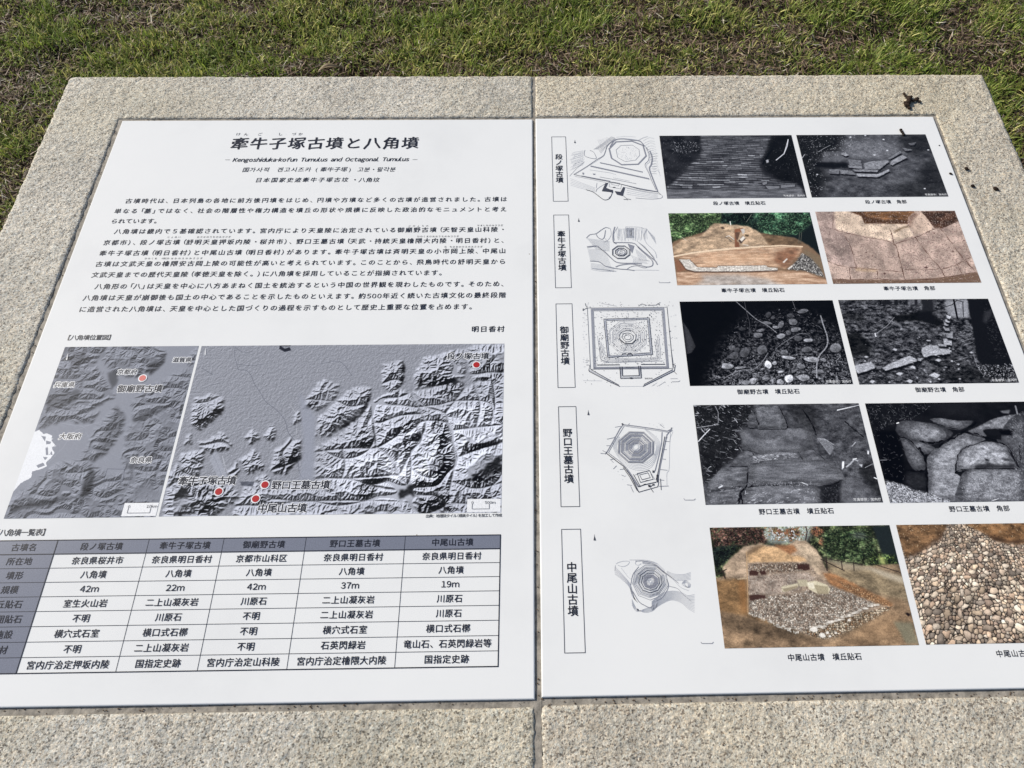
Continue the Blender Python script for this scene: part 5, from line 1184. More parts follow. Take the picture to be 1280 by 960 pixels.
p.s([(190, 295), (240, 250), (320, 235), (400, 180), (450, 155), (500, 165)], 1.1, 'g', True); p.s([(320, 245), (350, 290), (400, 310), (430, 280), (445, 190)], 1.2, 'g', True); p.s([(570, 145), (548, 230), (550, 340), (590, 370)], 1.7, 'g', True); p.s([(610, 145), (560, 230), (562, 330)], .5, 'g', True)
p.s([(510, 165), (520, 250), (480, 320), (420, 350)], .7, 'p', True); p.s([(440, 300), (480, 350)], .6, 'g'); p.s([(1000, 175), (960, 260), (990, 360), (1100, 470), (1130, 560)], .9, 'p', True); p.s([(720, 200), (715, 150), (740, 145), (900, 150), (960, 170)], .5, 'p', True)
p.fill([(740, 370), (830, 400), (800, 500), (770, 440)], 'g')
for i in range(26): x = 590 + i * 16; p.s([(x, 150 + U(0, 20)), (x + U(-10, 16), 220 + U(-20, 20)), (x + U(-8, 20), 300 + U(-10, 40))], .34, 'p', True)
for i in range(18): x = 720 + i * 6; p.s([(x, 160), (x + U(-6, 6), 230), (x + 4, 290)], .5, 'p', True)
for i in range(13): y = 440 + i * 13; p.s([(205 + i * 3, y), (330, y + 6), (450 + i * 6, y + 20 + i * 5)], .33, 'p', True)
for i in range(7): y = 630 + i * 14; p.s([(250, y), (400, y + 24), (560, min(740, y + 60))], .34, 'p', True)
for i in range(14): y = 250 + i * 10; p.s([(200 + i * 8, y + 50), (360, y + 70), (500, y + 90)], .3, 'p', True)
for i in range(10): p.s([(860 + i * 12, 330 + i * 8), (960 + i * 10, 420 + i * 10), (1090 + i * 3, 540 + i * 8)], .36, 'p', True)
for i in range(14): x = 780 + i * 14; p.s([(x, 520 + i * 5), (x + 40, 580 + i * 4), (x + 30, 630)], .3, 'p', True)
for i in range(10): x = 850 + i * 14; p.s([(x, 440 + i * 10), (x + 20, 520 + i * 8), (x + 60, 600)], .3, 'p', True)
for i in range(12): x = 1000 + i * 9; p.s([(x, 180 + i * 9), (x + 20, 220 + i * 14)], .34, 'p')
p.s([(270, 700), (420, 715), (590, 738)], 1.2, 'p', True); p.s([(800, 722), (1000, 722), (1160, 724)], .5, 'p', True)
sb = p.q([(1160, 875), (1165, 890), (1290, 890), (1310, 880)]); p.i('g').stroke(sb, .6); north(p.i('k'), *p.q([(90, 62)])[0]); p.build('plan of a small dark octagon among contour lines')
# 3
p = Plan((725, 372, 8.279))
def frame(P, n, step, w, t):
    c = np.mean(P, 0)
    for i in range(n): p.s([tuple(np.array(a) + (c - a) / np.linalg.norm(c - a) * step * i * 1.3) for a in P], w, t, closed=True)
p.s([(75, 108), (900, 100), (960, 735), (108, 742)], .7, 'k', closed=True)
for i, w in enumerate((.6, 1.0, 1.0, .6)): p.s([(112 + 9 * i, 112 + 9 * i), (868 - 8 * i, 108 + 9 * i), (918 - 8 * i, 730 - 6 * i), (138 + 9 * i, 738 - 6 * i)], w, 'g', closed=True)
p.s([(125, 118), (870, 112)], 3.0, 'p'); p.s([(125, 128), (150, 738)], 2.6, 'p'); p.s([(865, 128), (905, 725)], 2.6, 'p'); p.s([(150, 728), (410, 722)], 2.6, 'p'); p.s([(630, 722), (905, 722)], 2.6, 'p')
p.s([(175, 698), (410, 696)], 1.2, 'k'); p.s([(630, 692), (880, 690)], 1.2, 'k'); p.s([(240, 675), (860, 655)], .5, 'g'); p.s([(205, 520), (215, 640), (300, 668)], .5, 'g', True)
for i in range(4): p.s([(180 + 18 * i, 400 + 30 * i), (205 + 16 * i, 560), (240 + 14 * i, 650 - 12 * i), (500, 660 - 9 * i), (780 - 14 * i, 652 - 10 * i), (830 - 14 * i, 600), (815 - 14 * i, 400 + 20 * i)], .36, 'g', True)
p.s([(245, 222), (715, 210), (752, 590), (285, 620)], 1.0, 'k', closed=True); p.s([(268, 240), (695, 228), (728, 575), (302, 600)], .6, 'k', closed=True); p.s([(256, 231), (705, 219)], 1.8, 'p'); p.s([(258, 240), (294, 610)], 1.8, 'p'); p.s([(705, 225), (740, 582)], 1.8, 'p'); p.s([(300, 608), (740, 584)], 1.8, 'p')
for i, r in enumerate((210, 190, 172, 155, 140, 124, 108, 92)): p.s(reg_poly(490, 412, r, 8, .39, 1.0, .86), .38, 'g', closed=True, wob=.35)
for r, w in ((88, .6), (60, .7), (34, .6)): p.s(reg_poly(492, 410, r, 9, .39, 1.0, .8), w, 'k', closed=True, wob=.3)
p.s([(415, 435), (465, 478), (540, 475), (580, 436)], 1.4, 'k'); p.s([(490, 490), (450, 560)], .4, 'g'); p.s([(510, 490), (560, 560)], .4, 'g')
p.s([(490, 600), (500, 580), (530, 580), (545, 605)], 1.3, 'k'); p.s([(430, 600), (440, 582), (475, 580)], .8, 'k'); p.s([(560, 585), (620, 575), (720, 570)], .7, 'g')
p.s([(412, 715), (420, 838), (635, 832), (625, 708)], 1.3, 'k'); p.s([(435, 715), (440, 812), (612, 808), (605, 708)], 1.4, 'k'); p.s([(425, 715), (430, 826), (624, 820), (616, 708)], 1.0, 'p'); p.s([(470, 722), (565, 722)], .8, 'k'); p.s([(515, 835), (545, 835)], 2.0, 'k')
p.s([(90, 745), (95, 765), (240, 840), (410, 920)], 1.0, 'k'); p.s([(112, 745), (260, 828), (400, 905)], .9, 'k'); p.s([(100, 755), (405, 912)], 1.3, 'p'); p.s([(650, 920), (975, 760), (985, 700), (955, 690)], 1.0, 'k'); p.s([(660, 900), (960, 745)], .9, 'k'); p.s([(655, 912), (965, 755)], 1.3, 'p'); p.s([(410, 920), (650, 918)], .3, 'p')
p.s([(75, 108), (30, 130)], .7, 'k'); p.s([(55, 60), (60, 85), (75, 108)], .8, 'k'); p.fill([(25, 135), (32, 108), (40, 135)], 'k'); p.s([(605, 90), (640, 68), (690, 82)], .6, 'k', True); p.s([(700, 80), (790, 78), (830, 50)], .6, 'k'); p.s([(800, 60), (825, 82)], .6, 'k'); p.s([(900, 110), (925, 350), (945, 560), (970, 730)], .5, 'k'); p.s([(920, 355), (940, 345)], .7, 'k'); p.s([(975, 770), (1000, 792)], .7, 'k'); p.s([(60, 655), (95, 655)], .5, 'k'); p.s([(65, 698), (95, 698)], .5, 'k'); p.s([(100, 700), (92, 745)], .5, 'k')
p.s([(935, 840), (1010, 838)], .4, 'g'); p.s([(950, 872), (1020, 870), (1035, 860)], .6, 'g'); p.s([(810, 915), (880, 870)], .4, 'g'); p.s([(740, 918), (800, 880)], .3, 'p'); p.s([(30, 860), (230, 862)], .3, 'p'); p.s([(220, 60), (380, 90)], .35, 'g')
for i in range(720):
    x, y = U(150, 870), U(130, 690)
    if i < 90: x, y = U(30, 1000), random.choice([U(45, 95), U(745, 920)])
    if 440 < x < 610 and y > 690: continue
    a = U(0, 6.3); l = U(3, 8); p.s([(x, y), (x + l * math.cos(a), y + l * math.sin(a))], U(.5, .9), random.choice('kkg'))
for i in range(50): x, y = random.choice([(U(25, 75), U(150, 720)), (U(900, 990), U(150, 700))]); p.s([(x, y), (x + U(-20, 20), y + U(-8, 8))], .4, random.choice('pg'))
h = Letters(); h.line('御陵拝所', *survey(HR, [(668, 838)], p.crop)[0], 2.4); p.build('plan of an octagon inside two square enclosures'); h.build('note_text', M_INK2, PR)
# 4
p = Plan((730, 505, 7.387))
c4 = (480, 400)
for r, w, t in ((168, 1.7, 'g'), (140, 1.9, 'g'), (124, 1.0, 'g'), (100, 1.0, 'g'), (84, 1.6, 'g'), (62, 1.6, 'g'), (46, 1.1, 'g')): p.s(reg_poly(c4[0], c4[1], r, 8, .42, 1.0, .87), w, t, closed=True)
for r in (178, 158, 148, 132, 112, 92, 72, 54, 38): p.s(reg_poly(c4[0], c4[1], r, 8, .42, 1.0, .87), .36, 'k' if r in (178, 148, 112, 72) else 'p', closed=True)
for r in (30, 22): p.s(reg_poly(478, 398, r, 8, .2), .4, 'p', closed=True)
for i in range(60): a = U(0, 6.3); r = U(60, 165); x, y = c4[0] + r * math.cos(a), c4[1] + .87 * r * math.sin(a); p.s([(x, y), (x + U(-6, 6), y + U(-5, 5))], .4, 'k')
for i in range(5): p.s([(330 - 12 * i, 300), (300 - 8 * i, 400), (350, 480 + 14 * i), (450, 550 + 13 * i), (560, 545 + 16 * i), (640, 480 + 20 * i), (665 + 8 * i, 400), (640 + 10 * i, 320), (560, 235 - 4 * i)], .34, 'p', True)
p.s([(360, 190), (330, 230), (270, 340), (205, 455)], 1.1, 'g'); p.s([(372, 200), (285, 340), (225, 450)], .6, 'g'); p.s([(355, 190), (480, 205), (620, 225), (770, 250), (800, 235)], 1.2, 'g'); p.s([(380, 205), (600, 235), (780, 262)], .5, 'g')
p.s([(205, 455), (290, 520), (370, 580), (440, 680), (505, 815)], 1.1, 'k'); p.s([(225, 452), (330, 530), (400, 600), (460, 690), (510, 765)], 1.0, 'g'); p.s([(360, 585), (425, 680), (490, 800)], .8, 'k'); p.s([(395, 610), (450, 690), (500, 765)], 1.8, 'g')
p.s([(810, 230), (765, 285), (740, 400), (705, 560), (675, 725)], 1.4, 'g'); p.s([(720, 260), (715, 360), (690, 480), (655, 620)], 1.2, 'g'); p.s([(745, 300), (720, 440), (685, 620), (665, 700)], .8, 'k'); p.fill([(668, 655), (690, 655), (688, 722), (668, 722)], 'k'); p.fill([(630, 615), (652, 615), (650, 635), (632, 635)], 'k')
p.s([(500, 765), (560, 745), (665, 722)], 1.1, 'k'); p.s([(505, 815), (590, 790), (680, 765), (690, 720)], .8, 'k'); p.s([(455, 650), (520, 765)], .8, 'k'); p.s([(470, 655), (600, 612), (655, 700)], .6, 'g')
p.s([(490, 642), (605, 615), (638, 695), (520, 725)], .9, 'k', closed=True); p.s([(512, 655), (590, 635), (610, 680), (535, 700)], .8, 'k', closed=True); p.s([(590, 750), (610, 770), (640, 740)], .9, 'k'); p.fill([(590, 750), (612, 745), (615, 765), (595, 768)], 'k'); p.fill([(632, 740), (650, 738), (652, 752), (634, 754)], 'k'); p.s([(550, 745), (570, 740)], 1.2, 'k'); p.s([(568, 708), (590, 708)], 1., 'k')
p.s([(615, 780), (640, 815)], .8, 'k'); p.s([(705, 690), (712, 795)], .7, 'k'); p.s([(690, 760), (780, 757)], .7, 'g'); p.s([(430, 760), (455, 815)], .6, 'g'); p.s([(350, 180), (362, 195)], 2.2, 'k'); p.s([(285, 215), (340, 205)], .5, 'g'); p.s([(800, 225), (815, 220)], .9, 'k')
p.s([(800, 240), (790, 400), (785, 600), (765, 640), (765, 750)], .4, 'p', True); p.s([(820, 260), (800, 300), (790, 340)], .3, 'p')
for P in ([(745, 345), (795, 348)], [(735, 420), (765, 422)], [(725, 508), (755, 512)], [(700, 605), (770, 612)], [(695, 700), (740, 705)], [(740, 315), (770, 312)], [(240, 515), (285, 505)], [(250, 520), (270, 540)], [(150, 455), (200, 460)], [(170, 430), (210, 450)], [(195, 465), (205, 440)], [(300, 570), (270, 600)], [(345, 655), (380, 670)], [(395, 745), (440, 752)], [(205, 385), (240, 385)], [(210, 325), (280, 310)], [(330, 605), (370, 600)], [(420, 180), (410, 190)], [(700, 190), (740, 220)], [(820, 245), (795, 255)]): p.s(P, .6, 'g')
for i in range(30): x, y = random.choice([(U(600, 760), U(180, 240)), (U(260, 420), U(520, 700)), (U(420, 640), U(540, 600))]); p.s([(x, y), (x + U(-10, 10), y + U(-6, 6))], .35, 'p')
for i in range(10): x, y = U(620, 720), U(240, 560); p.s([(x, y), (x + 8, y + 6)], .35, 'p')
p.i('g').stroke(p.q([(920, 872), (930, 887), (1015, 887), (1028, 875)]), .6); north(p.i('k'), *p.q([(40, 88)])[0]); p.build('plan of nested octagons in a five sided enclosure')
# 5
p = Plan((740, 670, 6.856))
for r, w, t in ((98, .6, 'k'), (76, .6, 'k'), (60, .8, 'g'), (55, .8, 'g'), (50, .8, 'g'), (45, .8, 'g'), (40, .8, 'g'), (32, .5, 'g'), (22, .8, 'p'), (12, .8, 'p')): p.s(reg_poly(500, 390, r, 9 if r > 40 else 8, .2, 1.05, 1.0), w, t, closed=True)
for i, r in enumerate((116, 126, 136, 148)): p.s(reg_poly(497, 392, r, 9, .2, 1.06, 1.02), .45, 'g' if i % 2 else 'p', closed=True, wob=.3)
for r in range(20): p.s(reg_poly(500, 390, 40 + r * 4.5, 9, .2, 1.05, 1.0), .28, 'p', closed=True, wob=.2)
p.s([(370, 215), (450, 215), (540, 245), (600, 300), (680, 355), (740, 405)], .7, 'g', True); p.s([(430, 225), (520, 245), (600, 295), (690, 362)], .45, 'g', True); p.s([(345, 470), (400, 560), (450, 595), (500, 615), (530, 590)], .9, 'g', True); p.s([(330, 420), (350, 330), (400, 262)], .7, 'g', True); p.s([(640, 370), (655, 420), (640, 470), (600, 530), (550, 555)], .7, 'g', True)
for i in range(9): p.s([(195, 262 + 8 * i), (260, 330 + 6 * i), (320, 400 + 5 * i), (345, 470 + 6 * i), (360 + 4 * i, 540 + 4 * i)], .36, 'p', True)
for i in range(6): p.s([(340, 540 + 10 * i), (380, 620 + 5 * i), (450, 655 - 6 * i), (520, 640 - 8 * i), (560, 600 - 6 * i)], .34, 'p', True)
for i in range(12): p.s([(510, 640 - 7 * i), (600, 580 - 8 * i), (680, 548 - 7 * i), (760, 570 - 8 * i), (820, 620 - 10 * i), (878, 655 - 14 * i)], .40, 'p', True)
for i in range(6): p.s([(640, 300 + 6 * i), (700, 325 + 10 * i), (780, 330 + 10 * i), (845, 312 + 12 * i)], .36, 'p', True)
for i in range(4): p.s([(770 + 8 * i, 410), (800, 380 + 6 * i), (840 - 6 * i, 410), (835 - 6 * i, 440), (800, 435 - 4 * i)], .36, 'p', True, closed=True)
p.s([(660, 430), (730, 450), (780, 500), (850, 560)], .45, 'g', True); p.s([(700, 380), (760, 440), (830, 470)], .4, 'p', True); p.s([(205, 240), (230, 225), (280, 215), (320, 220), (300, 250), (260, 262), (220, 250)], .4, 'p', True); p.s([(250, 275), (300, 340), (330, 370)], .4, 'p', True); p.s([(200, 250), (195, 300)], .4, 'p'); p.s([(380, 215), (370, 240), (400, 250), (420, 235)], .4, 'p', True); p.s([(320, 205), (470, 208), (560, 240)], .36, 'p', True)
for i in range(5): p.s([(430, 212 + 6 * i), (540, 226 + 8 * i), (620, 290 + 8 * i)], .36, 'p', True)
p.fill([(384, 622), (398, 626), (396, 642), (386, 636)], 'k')
p.i('g').stroke(p.q([(932, 908), (940, 921), (1030, 921), (1040, 908)]), .6); north(p.i('k'), *p.q([(22, 22)])[0]); p.build('plan of a round octagon on a spur with pale contours')

# ------------------------------------------------------------------ granite slabs, sealant, pedestal
rng = np.random.default_rng(8)
def cuts(*v, step=.003):
    out = [v[0]]
    for a, b in zip(v[:-1], v[1:]):
        n = max(1, int(round((b - a) / step))); out += list(a + (b - a) * (np.arange(n) + 1) / n)
    return np.array(out)
def slab(name, x0, x1, y0, y1, hx0, hx1, hy0, hy1, mat, seed, outer, ztop=-.0012, thick=.09, rc=.009):
    """rough slab with a rectangular sinking (hx0..hx1, hy0..hy1) open to one side when the sinking touches the edge; outer = 'l' or 'r' side that is free"""
    xs = cuts(*sorted(set([x0, hx0, hx1, x1]))); ys = cuts(*sorted([y0, hy0, hy1, y1]))
    nx, ny = len(xs), len(ys)
    r = np.random.default_rng(seed)
    X, Y = np.meshgrid(xs, ys); 
    big = noise(ny, nx, 60, 60, 3, seed) - .5; fin = noise(ny, nx, 2.2, 2.2, 2, seed + 1, .7) - .5
    Z = ztop + big * .0006 + fin * .0026
    J = .00035
    Xr, Yr = X + r.normal(0, J, X.shape), Y + r.normal(0, J, X.shape)
    # edges: wander a little, and are worn round
    def edge(D, amp=.0012, rad=.0045):
        t = np.clip(1 - D / rad, 0, 1); return rad * .42 * (1 - np.sqrt(np.clip(1 - t * t, 0, 1)))
    D = np.minimum(Y - y0, y1 - Y); D = np.minimum(D, (X - x0) if outer == 'l' else (x1 - X))
    Z -= edge(D)
    dj = (x1 - X) if outer == 'l' else (X - x0); Z -= edge(dj, rad=.0025)
    inh = (X > hx0 - 1e-6) & (X < hx1 + 1e-6) & (Y > hy0 - 1e-6) & (Y < hy1 + 1e-6)
    dx = np.maximum(np.maximum(hx0 - X, X - hx1), 0); dy = np.maximum(np.maximum(hy0 - Y, Y - hy1), 0)
    Z -= edge(np.hypot(dx, dy), rad=.0022)
    # rounded plan corners on the free side
    cx = x0 + rc if outer == 'l' else x1 - rc
    for cy, sg in ((y1 - rc, 1), (y0 + rc, -1)):
        q = ((X < cx) if outer == 'l' else (X > cx)) & ((Y - cy) * sg > 0)
        L = np.hypot(X - cx, Y - cy); k = np.where(q & (L > rc), rc / np.maximum(L, 1e-9), 1)
        Xr = np.where(q, cx + (X - cx) * k, Xr); Yr = np.where(q, cy + (Y - cy) * k, Yr); Z = np.where(q & (L > rc * .95), ztop - .0015, Z)
    ow = (noise(ny, nx, 14, 14, 3, seed + 4) - .5) * .0016
    iw = (noise(ny, nx, 5, 5, 3, seed + 5) - .5) * .0011
    on = lambda A, v: np.abs(A - v) < 1e-6
    Yr = np.where(on(Y, y1) | on(Y, y0), Yr + ow, Yr); Xr = np.where(on(X, x0 if outer == 'l' else x1), Xr + ow, Xr)
    hb = (dx < 1e-6) & (dy < 1e-6)
    Yr = np.where(hb & (on(Y, hy0) | on(Y, hy1)), Y + iw, Yr)
    hside = hx0 if outer == 'l' else hx1
    Xr = np.where(hb & on(X, hside), X + iw, Xr)
    V = np.c_[Xr.ravel(), Yr.ravel(), Z.ravel()]
    idx = np.arange(nx * ny).reshape(ny, nx)
    cxm = (xs[:-1] + xs[1:]) / 2; cym = (ys[:-1] + ys[1:]) / 2; CX, CY = np.meshgrid(cxm, cym)
    keep = ~((CX > hx0) & (CX < hx1) & (CY > hy0) & (CY < hy1))
    a, b, c, d = idx[:-1, :-1][keep], idx[:-1, 1:][keep], idx[1:, 1:][keep], idx[1:, :-1][keep]
    F = np.c_[a, b, c, d]
    # vertical skirts along every open boundary edge
    E = {}
    for f in F:
        for i in range(4):
            e = (int(f[i]), int(f[(i + 1) % 4]))
            if (e[1], e[0]) in E: del E[(e[1], e[0])]
            else: E[e] = 1
    rows = [V]; cnt = [4] * len(F); loops = [F.ravel()]; n = len(V)
    vm = {}
    newV = []; extra = []
    def inner(v): return hx0 - 1e-4 < V[v, 0] < hx1 + 1e-4 and hy0 - .002 < V[v, 1] < hy1 + .002
    wig = r.normal(0, 1, (len(V), 2)) * .0006
    for (p, q) in E:
        inn = inner(p) and inner(q)
        for v in (p, q):
            if (v, inn) not in vm:
                vm[(v, inn)] = n + len(newV)
                z = -.013 if inn else -thick
                newV.append((V[v, 0], V[v, 1], z))
        extra.append((q, p, vm[(p, inn)], vm[(q, inn)]))
    V = np.vstack([V, np.array(newV)])
    n2 = len(V)
    fl = np.array([(hx0, hy0, -.013), (hx1, hy0, -.013), (hx1, hy1, -.013), (hx0, hy1, -.013), (x0, y0, -thick), (x1, y0, -thick), (x1, y1, -thick), (x0, y1, -thick)])
    V = np.vstack([V, fl])
    loops = np.concatenate([F.ravel(), np.array(extra).ravel(), [n2, n2 + 1, n2 + 2, n2 + 3], [n2 + 7, n2 + 6, n2 + 5, n2 + 4]])
    o = fast_mesh(name, V, loops, [4] * (len(F) + len(extra) + 2), mat)
    o.location.z = ZP
    return o

SL = slab('granite_slab', -.706, -.0002, -.9065, .0984, -.6072, -.0002, -.8055, .0056, M_GRL, 3, 'l')
tag(SL, 'grey rough granite slab framing the panel with maps and table', 'stone slab', 'granite slabs carrying the panels')
SR = slab('granite_slab', .0002, .6966, -.9065, .0966, .0002, .5985, -.8055, .0056, M_GRR, 5, 'r')
SR.location = (.004344, .001588, ZP); SR.rotation_euler.z = .0026171
tag(SR, 'buff rough granite slab framing the panel with photographs', 'stone slab', 'granite slabs carrying the panels')

# one bead of sealant fills the gaps round both panels and the joint between the slabs
def bead():
    V, L, n = [], [], 0
    def strip(x0, x1, y0, y1, z, seed, rot=False):
        nonlocal n
        nx, ny = max(2, int((x1 - x0) / .003) + 1), max(2, int((y1 - y0) / .003) + 1)
        X, Y = np.meshgrid(np.linspace(x0, x1, nx), np.linspace(y0, y1, ny))
        Z = z + (noise(ny, nx, 8, 8, 3, seed) - .5) * .0009
        if rot:
            c, s_ = math.cos(.0026171), math.sin(.0026171); X, Y = .004344 + c * X - s_ * Y, .001588 + s_ * X + c * Y
        V.append(np.c_[X.ravel(), Y.ravel(), Z.ravel()]); i = np.arange(nx * ny).reshape(ny, nx)
        L.append(np.c_[i[:-1, :-1].ravel(), i[:-1, 1:].ravel(), i[1:, 1:].ravel(), i[1:, :-1].ravel()] + n); n += nx * ny
    zt = -.0029
    for k, (hx0, hx1, px0, px1, rot) in enumerate(((-.609, 0.0, -.598, -.004, False), (.0, .6, .004, .589, True))):
        strip(hx0, hx1, -.002, .0068, zt, 5 + k, rot); strip(hx0, hx1, -.807, -.7970, zt, 9 + k, rot)
        if k == 0: strip(hx0, px0, -.797, -.002, zt, 11, rot)
        else: strip(px1, hx1, -.797, -.002, zt, 12, rot)
    strip(-.0015, .0065, -.9045, .0968, -.0027, 21)
    V = np.concatenate(V); L = np.concatenate(L)
    return fast_mesh('sealant_bead', V, L.ravel(), [4] * len(L), M_SEAL, None, smooth=True)
sb = bead(); sb.location.z = ZP
tag(sb, 'thin grey sealant filling the gaps round the panels and the slab joint', 'sealant')

# plain stone pedestal under the slabs
def box(name, x0, x1, y0, y1, z0, z1, mat, parent=None):
    V = [(x, y, z) for z in (z0, z1) for (x, y) in ((x0, y0), (x1, y0), (x1, y1), (x0, y1))]
    F = [(3, 2, 1, 0), (4, 5, 6, 7), (0, 1, 5, 4), (1, 2, 6, 5), (2, 3, 7, 6), (3, 0, 4, 7)]
    return mesh_obj(name, V, F, mat, parent)
pd = box('stone_pedestal', -.60, .60, -.80, 0, -.05, ZP - .0902, M_PED)
bv = pd.modifiers.new('bevel', 'BEVEL'); bv.width = .008; bv.segments = 2
tag(pd, 'stone pedestal in shade beneath the two granite slabs', 'pedestal')

# debris lying on the stone and the panel
M_DEB = simple_mat('dark_seed_clump', (.030, .018, .012), .8, .6, 400., .0008, .2)
M_TWIG = simple_mat('dark_twig', (.030, .022, .018), .8, .3, 300., 0, .2)
def lump(name, pts, base, mat, parent=None, seed=0):
    """pts: (x, y, z, r) local metres -> one skin of overlapping knobbly lobes"""
    import bmesh
    bm = bmesh.new(); r = random.Random(seed)
    for x, y, z, rad, st in pts:
        m_ = Matrix.Translation((x, y, z)) @ Matrix.Rotation(st, 4, 'Z') @ Matrix.Diagonal((rad * 1.25, rad * .95, rad * .75, 1))
        g = bmesh.ops.create_icosphere(bm, subdivisions=2, radius=1, matrix=m_)
        for v in g['verts']: v.co += Vector((r.gauss(0, rad * .07), r.gauss(0, rad * .07), r.gauss(0, rad * .06)))
    me = bpy.data.meshes.new(name); bm.to_mesh(me); bm.free(); me.materials.append(mat)
    o = link(bpy.data.objects.new(name, me), parent); o.location = base
    return o
def at_r(x, y, z=0):
    u, v = survey(HR, [(x, y)])[0] / 1000; c, s_ = math.cos(.0026171), math.sin(.0026171)
    return Vector((.004344 + c * u + s_ * v, .001588 + s_ * u - c * v, ZP + z))
def rel(P, base): 
    out = []
    for (x, y, rad, st) in P:
        q = at_r(x, y) - base; out.append((q.x, q.y, rad * .7, rad, st))
    return out
b0 = at_r(1136, 127, -.0005)
o = lump('seed_clump', rel([(1130, 118, .0022, 1.9), (1131.5, 120.5, .0022, 1.2), (1134.5, 122.5, .0030, .4), (1136, 125, .0042, 1.3), (1134.5, 129, .0042, 1.2), (1133, 132.5, .0036, -.5), (1136, 135.5, .0026, -.8), (1141, 126.5, .0025, .1), (1145.5, 125, .0034, .3), (1149, 127.5, .0022, -.6), (1138.5, 121.5, .0022, .3), (1131, 129, .0024, 1.2)], b0), b0, M_DEB, seed=3)
tag(o, 'black crumbly seed clump lying on the granite at the far right corner', 'seed clump')
for (x, y, rad, ang, lab) in ((1208, 211, .0026, -.9, 'small dark chip on the granite just right of the panel edge, the farthest one'), (1215.5, 232.3, .0024, .1, 'thin dark chip on the granite beside the panel edge, nearest the panel'), (1244.5, 236, .0030, -1.0, 'larger dark chip on the granite, halfway to the outer edge'), (1188, 217.5, .0018, -.3, 'tiny dark chip on the white margin right of the top photograph')):
    b = at_r(x, y, -.0004 if y != 217.5 else .0); on_p = y == 217.5
    o = lump('dirt_chip', [(0, 0, .0008, rad, ang), (rad * .9, -rad * .6, .0007, rad * .55, ang + .7)], b, M_DEB, seed=int(x))
    tag(o, lab, 'dirt chip', 'dark chips of dirt scattered on slab and panel')
b = at_r(1127, 166.5)
o = lump('twig', [(q.x, q.y, .0014, .0019, 0) for q in [at_r(1125.6, 163) - b, at_r(1126.6, 165) - b, at_r(1128, 167) - b, at_r(1129.3, 169.2) - b]], b, M_TWIG, seed=9)
tag(o, 'short dark twig lying across the top edge of the upper right photograph', 'twig')
b = at_r(1174, 182)
tag(lump('dirt_speck', [(0, 0, .0004, .0009, .4)], b, M_TWIG, seed=2), 'pinhead speck on the white margin near the panel corner', 'dirt speck')

# fine grit caught along the gaps and strewn thinly over the stone
M_GRIT = simple_mat('brown_grit', (.11, .075, .05), .9, .5, 200., 0, .2)
def grit():
    r = np.random.default_rng(41); V = []; F = []
    pts = []
    for i in range(230): pts.append((r.uniform(-.66, .66), -.8005 + r.normal(0, .0016), -.0022))
    for i in range(90): pts.append((.0022 + r.normal(0, .0012), r.uniform(-.9, .09), -.0018))
    for i in range(70): pts.append((r.uniform(-.6, .6), .0040 + r.normal(0, .0009), -.0020))
    for i in range(60): pts.append((-.6035 + r.normal(0, .001), r.uniform(-.78, 0), -.002))
    for i in range(160): pts.append((r.uniform(-.69, .69), r.choice([r.uniform(.012, .09), r.uniform(-.89, -.815)]), .0002))
    oc = np.array([(1, 0, 0), (-1, 0, 0), (0, 1, 0), (0, -1, 0), (0, 0, 1), (0, 0, -1)], float)
    fc = [(0, 2, 4), (2, 1, 4), (1, 3, 4), (3, 0, 4), (2, 0, 5), (1, 2, 5), (3, 1, 5), (0, 3, 5)]
    for x, y, z in pts:
        s_ = r.uniform(.00025, .0008); P = oc * s_ * r.uniform(.6, 1.5, (6, 3)); b = len(V)
        for p in P: V.append((x + p[0] * 1.4, y + p[1], z + p[2] * .8))
        F += [tuple(b + i for i in f) for f in fc]
    o = mesh_obj('grit', V, F, M_GRIT); o.location.z = ZP; return o
tag(grit(), 'fine brown grit lodged in the gaps round the panels', 'grit', None, 'stuff')

# ------------------------------------------------------------------ lawn
def soil_mat():
    m, nt, b = new_mat('lawn_soil')
    tc = nt.nodes.new('ShaderNodeTexCoord'); P = tc.outputs['Object']
    n1 = node(nt, 'ShaderNodeTexNoise', Scale=5.0, Detail=6.0, Roughness=0.6); nt.links.new(P, n1.inputs['Vector'])
    n2 = node(nt, 'ShaderNodeTexNoise', Scale=90.0, Detail=5.0, Roughness=0.7); nt.links.new(P, n2.inputs['Vector'])
    r1 = ramp(nt, n1.outputs[0], [(0.35, (.062, .040, .030)), (0.5, (.048, .034, .022)), (0.62, (.032, .034, .016))])
    r2 = ramp(nt, n2.outputs[0], [(0.3, .35), (0.55, 1.0), (0.75, 1.7)])
    c = mix(nt, r1.outputs[0], r2.outputs[0], mode='MULTIPLY', f=1.0)
    nt.links.new(c, b.inputs['Base Color']); b.inputs['Roughness'].default_value = .95
    b.inputs['Specular IOR Level'].default_value = .1
    bp = node(nt, 'ShaderNodeBump', Strength=1.0, Distance=.01); nt.links.new(n2.outputs[0], bp.inputs['Height']); nt.links.new(bp.outputs[0], b.inputs['Normal'])
    return m
M_SOIL = soil_mat()
GX0, GX1, GY0, GY1 = -2.6, 2.6, -1.3, 2.3
gn = noise(241, 241, 22, 22, 5, 50, .6)         # height of the uneven ground
pt = noise(241, 241, 9, 11, 5, 61, .68)        # where the turf is thick or bare
def samp(A, x, y):
    i = np.clip((y - GY0) / (GY1 - GY0) * 240, 0, 239.99); j = np.clip((x - GX0) / (GX1 - GX0) * 240, 0, 239.99)
    i0, j0 = i.astype(int), j.astype(int); fi, fj = i - i0, j - j0
    return (A[i0, j0] * (1 - fi) * (1 - fj) + A[i0 + 1, j0] * fi * (1 - fj) + A[i0, j0 + 1] * (1 - fi) * fj + A[i0 + 1, j0 + 1] * fi * fj)
